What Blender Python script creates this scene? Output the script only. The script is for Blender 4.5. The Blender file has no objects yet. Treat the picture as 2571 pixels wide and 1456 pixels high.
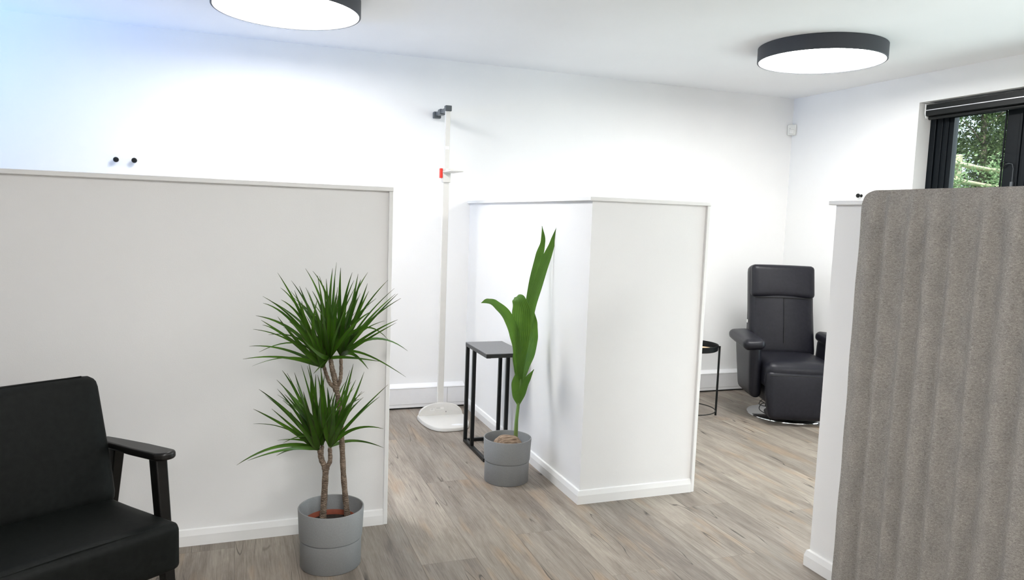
import bpy, bmesh, math, random
from mathutils import Vector, Matrix
random.seed(11)
LAMP, SKY, SUN, BLUE_FILL, DOOR, EXPO = 14.0, 0.7, 3.0, 11.0, 45.0, 1.27
PI = math.pi
sc = bpy.context.scene
col = sc.collection

# ---------------------------------------------------------------- materials
def newmat(name):
    m = bpy.data.materials.new(name); m.use_nodes = True
    nt = m.node_tree; nt.nodes.clear()
    out = nt.nodes.new('ShaderNodeOutputMaterial')
    b = nt.nodes.new('ShaderNodeBsdfPrincipled')
    nt.links.new(b.outputs[0], out.inputs[0])
    return m, nt, b
def N(nt, t, **kw):
    n = nt.nodes.new(t)
    for k, v in kw.items():
        if k.startswith('i_'):
            n.inputs[k[2:].replace('_', ' ')].default_value = v
        else: setattr(n, k, v)
    return n
def L(nt, a, b): nt.links.new(a, b)
def mathn(nt, op, a, b=None, clamp=False):
    n = nt.nodes.new('ShaderNodeMath'); n.operation = op; n.use_clamp = clamp
    for i, v in enumerate((a, b)):
        if v is None: continue
        if isinstance(v, (int, float)): n.inputs[i].default_value = v
        else: nt.links.new(v, n.inputs[i])
    return n.outputs[0]
def mixc(nt, f, a, b, bt='MIX'):
    n = nt.nodes.new('ShaderNodeMix'); n.data_type = 'RGBA'; n.blend_type = bt
    if isinstance(f, (int, float)): n.inputs[0].default_value = f
    else: nt.links.new(f, n.inputs[0])
    for i, v in ((6, a), (7, b)):
        if isinstance(v, tuple): n.inputs[i].default_value = v + (1,) if len(v) == 3 else v
        else: nt.links.new(v, n.inputs[i])
    return n.outputs[2]
def ramp(nt, f, stops):
    r = nt.nodes.new('ShaderNodeValToRGB'); e = r.color_ramp.elements
    while len(e) < len(stops): e.new(0.5)
    for k, (p, c) in enumerate(stops):
        e[k].position = p; e[k].color = c + (1,) if len(c) == 3 else c
    nt.links.new(f, r.inputs[0]); return r.outputs[0]
def bump(nt, b, h, s=0.3, d=0.002):
    n = nt.nodes.new('ShaderNodeBump'); n.inputs['Strength'].default_value = s; n.inputs['Distance'].default_value = d
    nt.links.new(h, n.inputs['Height']); nt.links.new(n.outputs[0], b.inputs['Normal'])
def coords(nt, scale=(1, 1, 1), kind='Object', loc=(0, 0, 0)):
    t = nt.nodes.new('ShaderNodeTexCoord'); m = nt.nodes.new('ShaderNodeMapping')
    m.inputs['Scale'].default_value = scale; m.inputs['Location'].default_value = loc
    nt.links.new(t.outputs[kind], m.inputs[0]); return m.outputs[0]
def simple(name, c, rough=0.5, metal=0.0, noise=0.06, nscale=40.0, bs=0.0, bd=0.001, bscale=None, spec=0.5, coat=0.0, stretch=(1, 1, 1)):
    m, nt, b = newmat(name)
    v = coords(nt, stretch)
    n = N(nt, 'ShaderNodeTexNoise', i_Scale=nscale, i_Detail=4.0); L(nt, v, n.inputs['Vector'])
    d = tuple(max(0, x * (1 - noise)) for x in c); l = tuple(min(1, x * (1 + noise)) for x in c)
    cc = ramp(nt, n.outputs['Fac'], [(0.3, d), (0.7, l)])
    L(nt, cc, b.inputs['Base Color'])
    b.inputs['Roughness'].default_value = rough; b.inputs['Metallic'].default_value = metal
    b.inputs['Specular IOR Level'].default_value = spec; b.inputs['Coat Weight'].default_value = coat
    if bs > 0:
        n2 = N(nt, 'ShaderNodeTexNoise', i_Scale=bscale or nscale * 4, i_Detail=3.0); L(nt, v, n2.inputs['Vector'])
        bump(nt, b, n2.outputs['Fac'], bs, bd)
    return m
MAT = {}
MAT['wall'] = simple('wall_paint', (0.86, 0.86, 0.855), 0.75, noise=0.012, nscale=3, bs=0.25, bd=0.0008, bscale=260)
MAT['ceil'] = simple('ceiling_paint', (0.84, 0.845, 0.85), 0.9, noise=0.012, nscale=2, bs=0.15, bd=0.0006, bscale=200)
MAT['gloss'] = simple('white_gloss_trim', (0.87, 0.87, 0.86), 0.28, noise=0.01, nscale=5)
MAT['pvc'] = simple('white_plastic_trunking', (0.82, 0.82, 0.83), 0.35, noise=0.01)
MAT['gap'] = simple('gap_shade_black', (0.02, 0.02, 0.018), 0.8)
MAT['leather'] = simple('black_leather', (0.0055, 0.0065, 0.006), 0.55, noise=0.25, nscale=60, bs=0.3, bd=0.0005, bscale=420, spec=0.13)
MAT['leather2'] = simple('charcoal_leather', (0.010, 0.010, 0.015), 0.40, noise=0.2, nscale=50, bs=0.3, bd=0.0005, bscale=380, spec=0.3)
MAT['seam'] = simple('seam_thread', (0.006, 0.006, 0.006), 0.7)
MAT['blackwood'] = simple('black_stained_wood', (0.006, 0.0055, 0.005), 0.38, noise=0.3, nscale=30, stretch=(1, 8, 1), spec=0.3, coat=0.03)
MAT['blackmetal'] = simple('black_powder_coat', (0.005, 0.006, 0.006), 0.45, noise=0.1, spec=0.3)
MAT['tabletop'] = simple('dark_grey_laminate', (0.17, 0.17, 0.172), 0.42, noise=0.08, nscale=90)
MAT['tableedge'] = simple('black_edge', (0.015, 0.016, 0.016), 0.4)
MAT['chrome'] = simple('brushed_chrome', (0.75, 0.75, 0.76), 0.12, metal=1.0, noise=0.02)
MAT['pot'] = simple('grey_pot', (0.25, 0.258, 0.262), 0.55, noise=0.06, nscale=220, bs=0.3, bd=0.0006, bscale=500)
MAT['terracotta'] = simple('terracotta', (0.26, 0.06, 0.028), 0.7, noise=0.15, nscale=30)
MAT['soil'] = simple('soil', (0.022, 0.015, 0.010), 0.95, noise=0.5, nscale=120, bs=1.0, bd=0.006, bscale=150)
MAT['scale_white'] = simple('cream_plastic', (0.66, 0.645, 0.61), 0.42, noise=0.015)
MAT['scale_grey'] = simple('dark_grey_plastic', (0.075, 0.085, 0.092), 0.4, noise=0.05)
MAT['red'] = simple('red_plastic', (0.75, 0.035, 0.02), 0.4, noise=0.05)
MAT['sensor'] = simple('sensor_plastic', (0.74, 0.74, 0.70), 0.45, noise=0.01)
MAT['lampbody'] = simple('dark_grey_lamp_metal', (0.045, 0.048, 0.058), 0.55, noise=0.05, nscale=300, bs=0.1)
MAT['frame'] = simple('anthracite_frame', (0.004, 0.006, 0.008), 0.42, noise=0.05, spec=0.15)
MAT['silver'] = simple('silver_strip', (0.7, 0.7, 0.72), 0.35, metal=0.5, noise=0.02)
MAT['lightwood'] = simple('pale_wood', (0.72, 0.50, 0.30), 0.5, noise=0.08, nscale=20, stretch=(1, 9, 1))
MAT['paper'] = simple('label_paper', (0.80, 0.79, 0.76), 0.6, noise=0.02)
MAT['ink'] = simple('grey_ink', (0.32, 0.31, 0.29), 0.7)
MAT['cable'] = simple('black_cable', (0.01, 0.01, 0.01), 0.5)

def bark():
    m, nt, b = newmat('ringed_bark')
    v = coords(nt)
    w = N(nt, 'ShaderNodeTexWave', wave_type='BANDS', bands_direction='Z', i_Scale=48.0, i_Distortion=5.0, i_Detail=2.0); w.inputs['Detail Scale'].default_value = 2.5
    L(nt, v, w.inputs['Vector'])
    n = N(nt, 'ShaderNodeTexNoise', i_Scale=55.0, i_Detail=5.0); L(nt, v, n.inputs['Vector'])
    a = ramp(nt, n.outputs['Fac'], [(0.3, (0.11, 0.075, 0.05)), (0.7, (0.36, 0.28, 0.21))])
    c = mixc(nt, mathn(nt, 'MULTIPLY', w.outputs['Fac'], 0.6), a, (0.14, 0.10, 0.07))
    L(nt, c, b.inputs['Base Color']); b.inputs['Roughness'].default_value = 0.85
    bump(nt, b, w.outputs['Fac'], 0.8, 0.003); return m
MAT['bark'] = bark()
def leafmat(name, dark, light, edge=None, ribs=False, trans=0.25, rough=0.35):
    m, nt, b = newmat(name)
    uv = nt.nodes.new('ShaderNodeUVMap'); s = nt.nodes.new('ShaderNodeSeparateXYZ'); L(nt, uv.outputs[0], s.inputs[0])
    v = coords(nt); n = N(nt, 'ShaderNodeTexNoise', i_Scale=7.0, i_Detail=3.0); L(nt, v, n.inputs['Vector'])
    c = ramp(nt, n.outputs['Fac'], [(0.32, dark), (0.68, light)])
    if ribs:
        w = mathn(nt, 'SINE', mathn(nt, 'MULTIPLY', s.outputs[0], 62.0))
        f = mathn(nt, 'MULTIPLY', mathn(nt, 'ADD', w, 1.0), 0.28)
        c = mixc(nt, f, c, tuple(x * 0.5 for x in dark))
        bump(nt, b, w, 0.5, 0.002)
    if edge:
        d = mathn(nt, 'ABSOLUTE', mathn(nt, 'SUBTRACT', s.outputs[0], 0.5))
        e = mathn(nt, 'GREATER_THAN', d, 0.43)
        c = mixc(nt, mathn(nt, 'MULTIPLY', e, 0.7), c, edge)
        t = mathn(nt, 'MULTIPLY', mathn(nt, 'SUBTRACT', s.outputs[1], 0.86), 5.0, True)
        c = mixc(nt, t, c, (0.075, 0.045, 0.04))
    L(nt, c, b.inputs['Base Color']); b.inputs['Roughness'].default_value = rough
    b.inputs['Specular IOR Level'].default_value = 0.4
    tr = nt.nodes.new('ShaderNodeBsdfTranslucent'); L(nt, c, tr.inputs[0])
    mx = nt.nodes.new('ShaderNodeMixShader'); mx.inputs[0].default_value = trans
    out = [q for q in nt.nodes if q.type == 'OUTPUT_MATERIAL'][0]
    L(nt, b.outputs[0], mx.inputs[1]); L(nt, tr.outputs[0], mx.inputs[2]); L(nt, mx.outputs[0], out.inputs[0])
    return m
MAT['dracaena'] = leafmat('dracaena_leaf', (0.022, 0.070, 0.007), (0.080, 0.200, 0.014), edge=(0.06, 0.025, 0.03))
MAT['palm'] = leafmat('coconut_leaf', (0.085, 0.205, 0.024), (0.155, 0.330, 0.042), ribs=True, trans=0.3)
MAT['leafout'] = leafmat('garden_leaf', (0.035, 0.06, 0.025), (0.17, 0.24, 0.09), trans=0.35, rough=0.3)
MAT['ivy'] = leafmat('pale_garden_leaf', (0.14, 0.26, 0.10), (0.50, 0.64, 0.38), trans=0.4, rough=0.25)
MAT['trunkout'] = simple('tree_bark', (0.13, 0.105, 0.08), 0.9, noise=0.35, nscale=14, bs=0.7, bd=0.01, bscale=20, stretch=(1, 1, .3))
MAT['fence'] = simple('weathered_fence', (0.62, 0.55, 0.40), 0.8, noise=0.12, nscale=14, stretch=(.4, 1, 1))
MAT['grass'] = simple('grass', (0.07, 0.14, 0.03), 0.9, noise=0.4, nscale=6)
def stemmat():
    m, nt, b = newmat('palm_stem')
    v = coords(nt, (60, 60, 3)); n = N(nt, 'ShaderNodeTexNoise', i_Scale=1.0, i_Detail=3.0); L(nt, v, n.inputs['Vector'])
    g = nt.nodes.new('ShaderNodeTexCoord'); s = nt.nodes.new('ShaderNodeSeparateXYZ'); L(nt, g.outputs['Object'], s.inputs[0])
    f = mathn(nt, 'ADD', mathn(nt, 'MULTIPLY', s.outputs[2], 3.5), mathn(nt, 'MULTIPLY', n.outputs['Fac'], 0.8))
    c = ramp(nt, mathn(nt, 'SUBTRACT', f, 0.75), [(0.1, (0.13, 0.085, 0.04)), (0.75, (0.13, 0.24, 0.05))])
    L(nt, c, b.inputs['Base Color']); b.inputs['Roughness'].default_value = 0.55; return m
MAT['stem'] = stemmat()
def coco():
    m, nt, b = newmat('coconut_husk')
    v = coords(nt, (1, 5, 5)); n = N(nt, 'ShaderNodeTexNoise', i_Scale=22.0, i_Detail=6.0); L(nt, v, n.inputs['Vector'])
    c = ramp(nt, n.outputs['Fac'], [(0.3, (0.12, 0.075, 0.045)), (0.7, (0.42, 0.31, 0.22))])
    L(nt, c, b.inputs['Base Color']); b.inputs['Roughness'].default_value = 0.9
    bump(nt, b, n.outputs['Fac'], 0.9, 0.006); return m
MAT['coconut'] = coco()
def felt():
    m, nt, b = newmat('grey_felt')
    v = coords(nt, (60, 60, 120))
    n1 = N(nt, 'ShaderNodeTexNoise', i_Scale=2.6, i_Detail=6.0, i_Roughness=0.75, i_Distortion=1.2); L(nt, v, n1.inputs['Vector'])
    v2 = coords(nt, (7, 7, 4)); n2 = N(nt, 'ShaderNodeTexNoise', i_Scale=3.0, i_Detail=3.0); L(nt, v2, n2.inputs['Vector'])
    c = ramp(nt, n1.outputs['Fac'], [(0.30, (0.18, 0.168, 0.153)), (0.5, (0.35, 0.33, 0.305)), (0.70, (0.56, 0.53, 0.49))])
    c2 = ramp(nt, n2.outputs['Fac'], [(0.3, (0.84, 0.84, 0.85)), (0.7, (1, 0.99, 0.98))])
    c = mixc(nt, 1.0, c, c2, 'MULTIPLY')
    L(nt, c, b.inputs['Base Color']); b.inputs['Roughness'].default_value = 0.97
    b.inputs['Specular IOR Level'].default_value = 0.1
    bump(nt, b, n1.outputs['Fac'], 0.5, 0.0015); return m
MAT['felt'] = felt()
def lampmat():
    m, nt, b = newmat('lamp_diffuser')
    b.inputs['Base Color'].default_value = (0.9, 0.9, 0.9, 1)
    b.inputs['Emission Color'].default_value = (1.0, 0.99, 0.975, 1)
    b.inputs['Emission Strength'].default_value = LAMP
    return m
MAT['diffuser'] = lampmat()
def glass():
    m, nt, b = newmat('window_glass')
    b.inputs['Base Color'].default_value = (0.96, 0.99, 0.98, 1); b.inputs['Roughness'].default_value = 0.0
    tr = nt.nodes.new('ShaderNodeBsdfTransparent'); tr.inputs[0].default_value = (0.93, 0.97, 0.96, 1)
    gl = nt.nodes.new('ShaderNodeBsdfGlossy'); gl.inputs['Roughness'].default_value = 0.02
    fr = nt.nodes.new('ShaderNodeFresnel'); fr.inputs[0].default_value = 1.25
    mx = nt.nodes.new('ShaderNodeMixShader')
    out = [q for q in nt.nodes if q.type == 'OUTPUT_MATERIAL'][0]
    L(nt, fr.outputs[0], mx.inputs[0]); L(nt, tr.outputs[0], mx.inputs[1]); L(nt, gl.outputs[0], mx.inputs[2]); L(nt, mx.outputs[0], out.inputs[0])
    nt.nodes.remove(b); return m
MAT['glass'] = glass()
def floormat():
    m, nt, b = newmat('grey_oak_planks')
    uv = nt.nodes.new('ShaderNodeUVMap'); s = nt.nodes.new('ShaderNodeSeparateXYZ'); L(nt, uv.outputs[0], s.inputs[0])
    at = nt.nodes.new('ShaderNodeAttribute'); at.attribute_name = 'plank'
    r = nt.nodes.new('ShaderNodeSeparateColor'); L(nt, at.outputs['Color'], r.inputs[0])
    def vec(sx, sy, k=37.0):
        c = nt.nodes.new('ShaderNodeCombineXYZ')
        L(nt, mathn(nt, 'MULTIPLY', s.outputs[0], sx), c.inputs[0]); L(nt, mathn(nt, 'MULTIPLY', s.outputs[1], sy), c.inputs[1])
        L(nt, mathn(nt, 'MULTIPLY', r.outputs[0], k), c.inputs[2]); return c.outputs[0]
    # broad cloudy figure along the plank
    big = N(nt, 'ShaderNodeTexNoise', i_Scale=1.0, i_Detail=5.0, i_Roughness=0.6, i_Distortion=0.7); L(nt, vec(12, 1.8), big.inputs['Vector'])
    base = ramp(nt, big.outputs['Fac'], [(0.28, (0.155, 0.128, 0.106)), (0.44, (0.228, 0.194, 0.163)), (0.56, (0.282, 0.245, 0.207)), (0.74, (0.35, 0.31, 0.262))])
    warm = N(nt, 'ShaderNodeTexNoise', i_Scale=1.0, i_Detail=2.0); L(nt, vec(13, 2.4, 91.0), warm.inputs['Vector'])
    wf = ramp(nt, warm.outputs['Fac'], [(0.57, (0, 0, 0)), (0.72, (0.75, 0.75, 0.75))])
    base = mixc(nt, wf, base, (0.33, 0.245, 0.172))
    # fine grain
    fine = N(nt, 'ShaderNodeTexNoise', i_Scale=1.0, i_Detail=6.0, i_Roughness=0.7, i_Distortion=0.6); L(nt, vec(190, 7, 53.0), fine.inputs['Vector'])
    fg = ramp(nt, fine.outputs['Fac'], [(0.3, (0.72, 0.71, 0.70)), (0.62, (1.12, 1.12, 1.12))])
    base = mixc(nt, 1.0, base, fg, 'MULTIPLY')
    # plank tone
    tone = ramp(nt, r.outputs[1], [(0.0, (0.86, 0.85, 0.85)), (0.5, (1.0, 0.99, 0.98)), (1.0, (1.13, 1.12, 1.10))])
    base = mixc(nt, 1.0, base, tone, 'MULTIPLY')
    # splits: thin dark cracks running along the grain
    cr = N(nt, 'ShaderNodeTexNoise', i_Scale=1.0, i_Detail=1.2, i_Distortion=0.25); L(nt, vec(15, 1.0, 17.0), cr.inputs['Vector'])
    d = mathn(nt, 'ABSOLUTE', mathn(nt, 'SUBTRACT', cr.outputs['Fac'], 0.5))
    ln = mathn(nt, 'SUBTRACT', 1.0, mathn(nt, 'MULTIPLY', d, 105.0), True)
    ms = N(nt, 'ShaderNodeTexNoise', i_Scale=1.0, i_Detail=1.0); L(nt, vec(7, 2.6, 71.0), ms.inputs['Vector'])
    mk = ramp(nt, ms.outputs['Fac'], [(0.50, (0, 0, 0)), (0.57, (1, 1, 1))])
    base = mixc(nt, mathn(nt, 'MULTIPLY', ln, mk), base, (0.045, 0.034, 0.027))
    # seams
    ed = mathn(nt, 'MINIMUM', r.outputs[2], 1.0)
    uv2 = nt.nodes.new('ShaderNodeUVMap'); uv2.uv_map = 'edge'; s2 = nt.nodes.new('ShaderNodeSeparateXYZ'); L(nt, uv2.outputs[0], s2.inputs[0])
    def seam(o, hw):
        a = mathn(nt, 'LESS_THAN', o, hw); return a
    ex = mathn(nt, 'MINIMUM', s2.outputs[0], mathn(nt, 'SUBTRACT', 0.228, s2.outputs[0]))
    sm = mathn(nt, 'LESS_THAN', mathn(nt, 'MINIMUM', ex, s2.outputs[1]), 0.0011)
    base = mixc(nt, mathn(nt, 'MULTIPLY', sm, 0.6), base, (0.07, 0.055, 0.045))
    L(nt, base, b.inputs['Base Color'])
    b.inputs['Roughness'].default_value = 0.42
    rr = ramp(nt, fine.outputs['Fac'], [(0.3, (0.52, 0.52, 0.52)), (0.7, (0.38, 0.38, 0.38))]); L(nt, rr, b.inputs['Roughness'])
    b.inputs['Specular IOR Level'].default_value = 0.45
    bump(nt, b, mathn(nt, 'SUBTRACT', fine.outputs['Fac'], mathn(nt, 'MULTIPLY', mathn(nt, 'MULTIPLY', ln, mk), 1.0)), 0.25, 0.001)
    return m
MAT['floor'] = floormat()

# ---------------------------------------------------------------- mesh helpers
class MB:
    def __init__(s): s.v = []; s.f = []; s.uv = None
    def add(s, vs, fs, M=None):
        o = len(s.v)
        s.v += [tuple(M @ Vector(p)) if M is not None else tuple(p) for p in vs]
        s.f += [tuple(i + o for i in f) for f in fs]; return s
    def box(s, x0, x1, y0, y1, z0, z1, b=0.0, seg=2, M=None):
        bm = bmesh.new(); bmesh.ops.create_cube(bm, size=1)
        for v in bm.verts: v.co = Vector(((x0 + x1) / 2 + v.co.x * (x1 - x0), (y0 + y1) / 2 + v.co.y * (y1 - y0), (z0 + z1) / 2 + v.co.z * (z1 - z0)))
        if b > 0: bmesh.ops.bevel(bm, geom=list(bm.edges), offset=b, segments=seg, profile=0.5, affect='EDGES')
        bm.verts.index_update(); r = s.add([v.co.copy() for v in bm.verts], [[v.index for v in f.verts] for f in bm.faces], M); bm.free(); return r
    def rbox(s, sx, sy, sz, r, M=None, n=10, puff=(0, 0, 0), shape=None):
        """cushion: box of size sx,sy,sz with rounding r, faces puffed outwards"""
        vs = {}; V = []; F = []
        def idx(p):
            k = tuple(round(c, 5) for c in p)
            if k not in vs: vs[k] = len(V); V.append(p)
            return vs[k]
        g = []
        for k in range(n + 1):
            t = k / n * 2 - 1; g.append(math.copysign(abs(t) ** 0.62, t) if t else 0.0)
        for ax in range(3):
            for sg in (-1, 1):
                for i in range(n):
                    for j in range(n):
                        q = []
                        for a, b_ in ((i, j), (i + 1, j), (i + 1, j + 1), (i, j + 1)):
                            p = [0, 0, 0]; p[ax] = sg; p[(ax + 1) % 3] = g[a]; p[(ax + 2) % 3] = g[b_]; q.append(idx(tuple(p)))
                        F.append(q if sg > 0 else q[::-1])
        h = Vector((sx / 2, sy / 2, sz / 2)); out = []
        for p in V:
            P = Vector((p[0] * h.x, p[1] * h.y, p[2] * h.z))
            rr = min(r, h.x * .999, h.y * .999, h.z * .999)
            q = Vector([max(-(h[k] - rr), min(h[k] - rr, P[k])) for k in range(3)])
            d = P - q
            if d.length > 1e-9:
                P = q + d.normalized() * rr
            e = [max(0, 1 - p[k] ** 2) for k in range(3)]
            P.x += puff[0] * p[0] * e[1] * e[2]; P.y += puff[1] * p[1] * e[0] * e[2]; P.z += puff[2] * p[2] * e[0] * e[1]
            if shape: P = shape(P)
            out.append(P)
        return s.add(out, F, M)
    def tube(s, pts, rad, n=12, cap=True, M=None):
        pts = [Vector(p) for p in pts]
        if not isinstance(rad, (list, tuple)): rad = [rad] * len(pts)
        V = []; F = []; up = None
        for i, p in enumerate(pts):
            t = (pts[min(i + 1, len(pts) - 1)] - pts[max(i - 1, 0)]).normalized()
            if up is None: up = t.orthogonal().normalized()
            up = (up - t * up.dot(t)).normalized(); sd = t.cross(up)
            for k in range(n):
                a = 2 * PI * k / n; V.append(p + (up * math.cos(a) + sd * math.sin(a)) * rad[i])
        for i in range(len(pts) - 1):
            for k in range(n): F.append((i * n + k, i * n + (k + 1) % n, (i + 1) * n + (k + 1) % n, (i + 1) * n + k))
        if cap: F.append(tuple(range(n))[::-1]); F.append(tuple(range((len(pts) - 1) * n, len(pts) * n)))
        return s.add(V, F, M)
    def lathe(s, prof, n=64, M=None, closed=False):
        V = []; F = []
        for r, z in prof:
            for k in range(n):
                a = 2 * PI * k / n; V.append((max(r, 1e-5) * math.cos(a), max(r, 1e-5) * math.sin(a), z))
        m = len(prof)
        for i in range(m - 1 + (1 if closed else 0)):
            j = (i + 1) % m
            for k in range(n): F.append((i * n + k, i * n + (k + 1) % n, j * n + (k + 1) % n, j * n + k))
        return s.add(V, F, M)
    def prism(s, poly, y0, y1, M=None):
        """polygon in x,z extruded along y"""
        n = len(poly); V = [(x, y0, z) for x, z in poly] + [(x, y1, z) for x, z in poly]
        F = [tuple(range(n)), tuple(range(n, 2 * n))[::-1]] + [(i, i + n, (i + 1) % n + n, (i + 1) % n) for i in range(n)]
        return s.add(V, F, M)
    def slab(s, poly, z0, z1, M=None):
        n = len(poly); V = [(x, y, z0) for x, y in poly] + [(x, y, z1) for x, y in poly]
        F = [tuple(range(n))[::-1], tuple(range(n, 2 * n))] + [(i, (i + 1) % n, (i + 1) % n + n, i + n) for i in range(n)]
        return s.add(V, F, M)
    def obj(s, name, mat, parent=None, smooth=None, label=None, bev=0.0, sub=0):
        me = bpy.data.meshes.new(name); me.from_pydata(s.v, [], s.f); me.update()
        bm = bmesh.new(); bm.from_mesh(me); bmesh.ops.recalc_face_normals(bm, faces=bm.faces) if s.uv is None else None
        bm.to_mesh(me); bm.free()
        for mm in (mat if isinstance(mat, list) else [mat]): me.materials.append(MAT[mm])
        if s.uv is not None:
            l = me.uv_layers.new(name='UVMap')
            for lp in me.loops: l.data[lp.index].uv = s.uv[lp.vertex_index]
        if smooth is not None:
            if smooth >= 180: me.polygons.foreach_set('use_smooth', [True] * len(me.polygons))
            else: me.set_sharp_from_angle(angle=math.radians(smooth)); 
            me.polygons.foreach_set('use_smooth', [True] * len(me.polygons))
        o = bpy.data.objects.new(name, me); col.objects.link(o)
        if parent is not None: o.parent = parent
        if label: o['label'] = label
        if bev:
            m = o.modifiers.new('bevel', 'BEVEL'); m.width = bev; m.segments = 3; m.limit_method = 'ANGLE'; m.angle_limit = math.radians(35)
        if sub:
            m = o.modifiers.new('sub', 'SUBSURF'); m.levels = sub; m.render_levels = sub
        return o
def empty(name, label, cat, loc=(0, 0, 0), rz=0.0, group=None):
    o = bpy.data.objects.new(name, None); col.objects.link(o); o.location = loc; o.rotation_euler = (0, 0, rz)
    o.empty_display_size = 0.1; o['label'] = label; o['category'] = cat
    if group: o['group'] = group
    return o
def tag(o, label, cat, group=None):
    o['label'] = label; o['category'] = cat
    if group: o['group'] = group
    return o
def struct(o, label=None):
    o['kind'] = 'structure'
    if label: o['label'] = label
    return o
def dup(root, loc, label, rz=None):
    r = root.copy(); col.objects.link(r); r.location = loc; r['label'] = label
    if rz is not None: r.rotation_euler = (0, 0, rz)
    for ch in list(root.children):
        c = ch.copy(); col.objects.link(c); c.parent = r
        for g in list(ch.children):
            d = g.copy(); col.objects.link(d); d.parent = c
    return r
def T(x, y, z): return Matrix.Translation((x, y, z))
def R(a, ax): return Matrix.Rotation(a, 4, ax)
rad = math.radians

# ---------------------------------------------------------------- room
HC = 2.4255; YR = 5.03; XW = 4.321; XL = -3.3; YB = -2.9
P1X, P1Y = 0.615, 3.107
P2X, P2Y, P2E = 1.528, 3.082, 2.186
P3X, P3Y = 2.155, 2.265
PH = 1.473
def floor():
    random.seed(3)
    w = 0.228; x0 = 0.67; known = {0: 2.69, 1: 3.55, 2: 2.85, 5: 2.41, 3: 4.02, 4: 3.28, -1: 3.30, -2: 2.45}
    ln = 1.62; V = []; F = []; UV = []; ED = []; RN = []
    for c in range(-18, 17):
        xa = x0 + c * w; xb = xa + w
        off = known.get(c, random.uniform(0, ln))
        k0 = math.floor((YB - off) / ln) - 1; y = off + k0 * ln
        while y < YR + .2:
            ya, yb = max(y, YB - .1), min(y + ln, YR + .3)
            if yb > ya:
                a, b_ = max(xa, XL - .1), min(xb, XW + .3)
                if b_ > a:
                    n = len(V); V += [(a, ya, 0), (b_, ya, 0), (b_, yb, 0), (a, yb, 0)]; F.append((n, n + 1, n + 2, n + 3))
                    UV += [(a, ya), (b_, ya), (b_, yb), (a, yb)]; ED += [(a - xa, ya - y), (b_ - xa, ya - y), (b_ - xa, yb - y), (a - xa, yb - y)]
                    q = (random.random(), random.random(), 1, 1); RN += [q] * 4
            y += ln
    me = bpy.data.meshes.new('floor'); me.from_pydata(V, [], F)
    u = me.uv_layers.new(name='UVMap'); e = me.uv_layers.new(name='edge'); ca = me.color_attributes.new(name='plank', type='FLOAT_COLOR', domain='CORNER')
    u = me.uv_layers['UVMap']; e = me.uv_layers['edge']; ca = me.color_attributes['plank']
    for lp in me.loops:
        u.data[lp.index].uv = UV[lp.vertex_index]; e.data[lp.index].uv = ED[lp.vertex_index]; ca.data[lp.index].color = RN[lp.vertex_index]
    me.uv_layers['UVMap'].active_render = True
    me.materials.append(MAT['floor']); o = bpy.data.objects.new('floor', me); col.objects.link(o)
    struct(o, 'grey weathered oak plank floor'); return o
floor()
struct(MB().box(XL - .2, XW + .45, YB - .2, YR + .25, HC, HC + .25).obj('ceiling', 'ceil'), 'flat white ceiling')
struct(MB().box(XL - .2, XW + .25, YR, YR + .2, 0, HC).obj('wall_rear', 'wall'), 'bright white rear wall')
# wall with the glazed doors: pier beside the corner, header over the opening, pier towards the camera
WY1, WY0, WZ = 3.816, 1.30, 2.236
m = MB().box(XW, XW + .28, WY1, YR, 0, HC); m.box(XW, XW + .28, WY0, WY1, WZ, HC); m.box(XW, XW + .28, YB, WY0, 0, HC)
struct(m.obj('wall_right', 'wall'), 'white wall around the black glazed doors')
# wall far left, with an added unseen window for the blue fill light
m = MB().box(XL - .2, XL, YB, 3.45, 0, HC); m.box(XL - .2, XL, 4.85, YR, 0, HC); m.box(XL - .2, XL, 3.45, 4.85, 0, 0.95); m.box(XL - .2, XL, 3.45, 4.85, 2.2, HC)
struct(m.obj('wall_left', 'wall'))
struct(MB().box(XL - .2, XW + .25, YB - .2, YB, 0, HC).obj('wall_back', 'wall'))
w2 = MB().box(XL - .14, XL - .08, 3.45, 3.50, .95, 2.2, .004).box(XL - .14, XL - .08, 4.80, 4.85, .95, 2.2, .004).box(XL - .14, XL - .08, 3.5, 4.8, .95, 1.0, .004).box(XL - .14, XL - .08, 3.5, 4.8, 2.15, 2.2, .004).obj('added_window', 'frame')  # invented window, put in to give the blue fill an opening
struct(w2); MB().box(XL - .115, XL - .105, 3.5, 4.8, 1.0, 2.15).obj('pane', 'glass', w2)

# skirting: mitred run along a path of front-face points; each point carries the inward direction (x, y)
def skirt(path, h=0.068, t=0.015):
    prof = [(0, 0), (0, h * .62), (t * .40, h * .95), (t * .80, h), (t, h), (t, 0)]
    V = []; F = []; n = len(prof)
    for (x, y, ix, iy) in path: V += [(x + ix * d, y + iy * d, z) for d, z in prof]
    for i in range(len(path) - 1):
        for k in range(n): F.append((i * n + k, i * n + (k + 1) % n, (i + 1) * n + (k + 1) % n, (i + 1) * n + k))
    F.append(tuple(range(n))); F.append(tuple(range((len(path) - 1) * n, len(path) * n))[::-1])
    return MB().add(V, F)
# left partition
struct(MB().box(XL, P1X - .018, P1Y + .013, P1Y + .12, 0, PH - .018).obj('wall_partition_left', 'wall'), 'long low white partition on the left')
struct(MB().box(XL, P1X, P1Y - .006, P1Y + .135, PH - .018, PH, .002).obj('trim_1', 'gloss'), 'white capping board on the left partition')
struct(MB().box(P1X - .018, P1X, P1Y, P1Y + .135, 0, PH - .018, .002).obj('trim_2', 'gloss'), 'white end board of the left partition')
struct(skirt([(XL, P1Y, 0, 1), (P1X - .018, P1Y, 0, 1)]).obj('baseboard_partition_left', 'gloss'), 'white skirting of the left partition')
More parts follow.
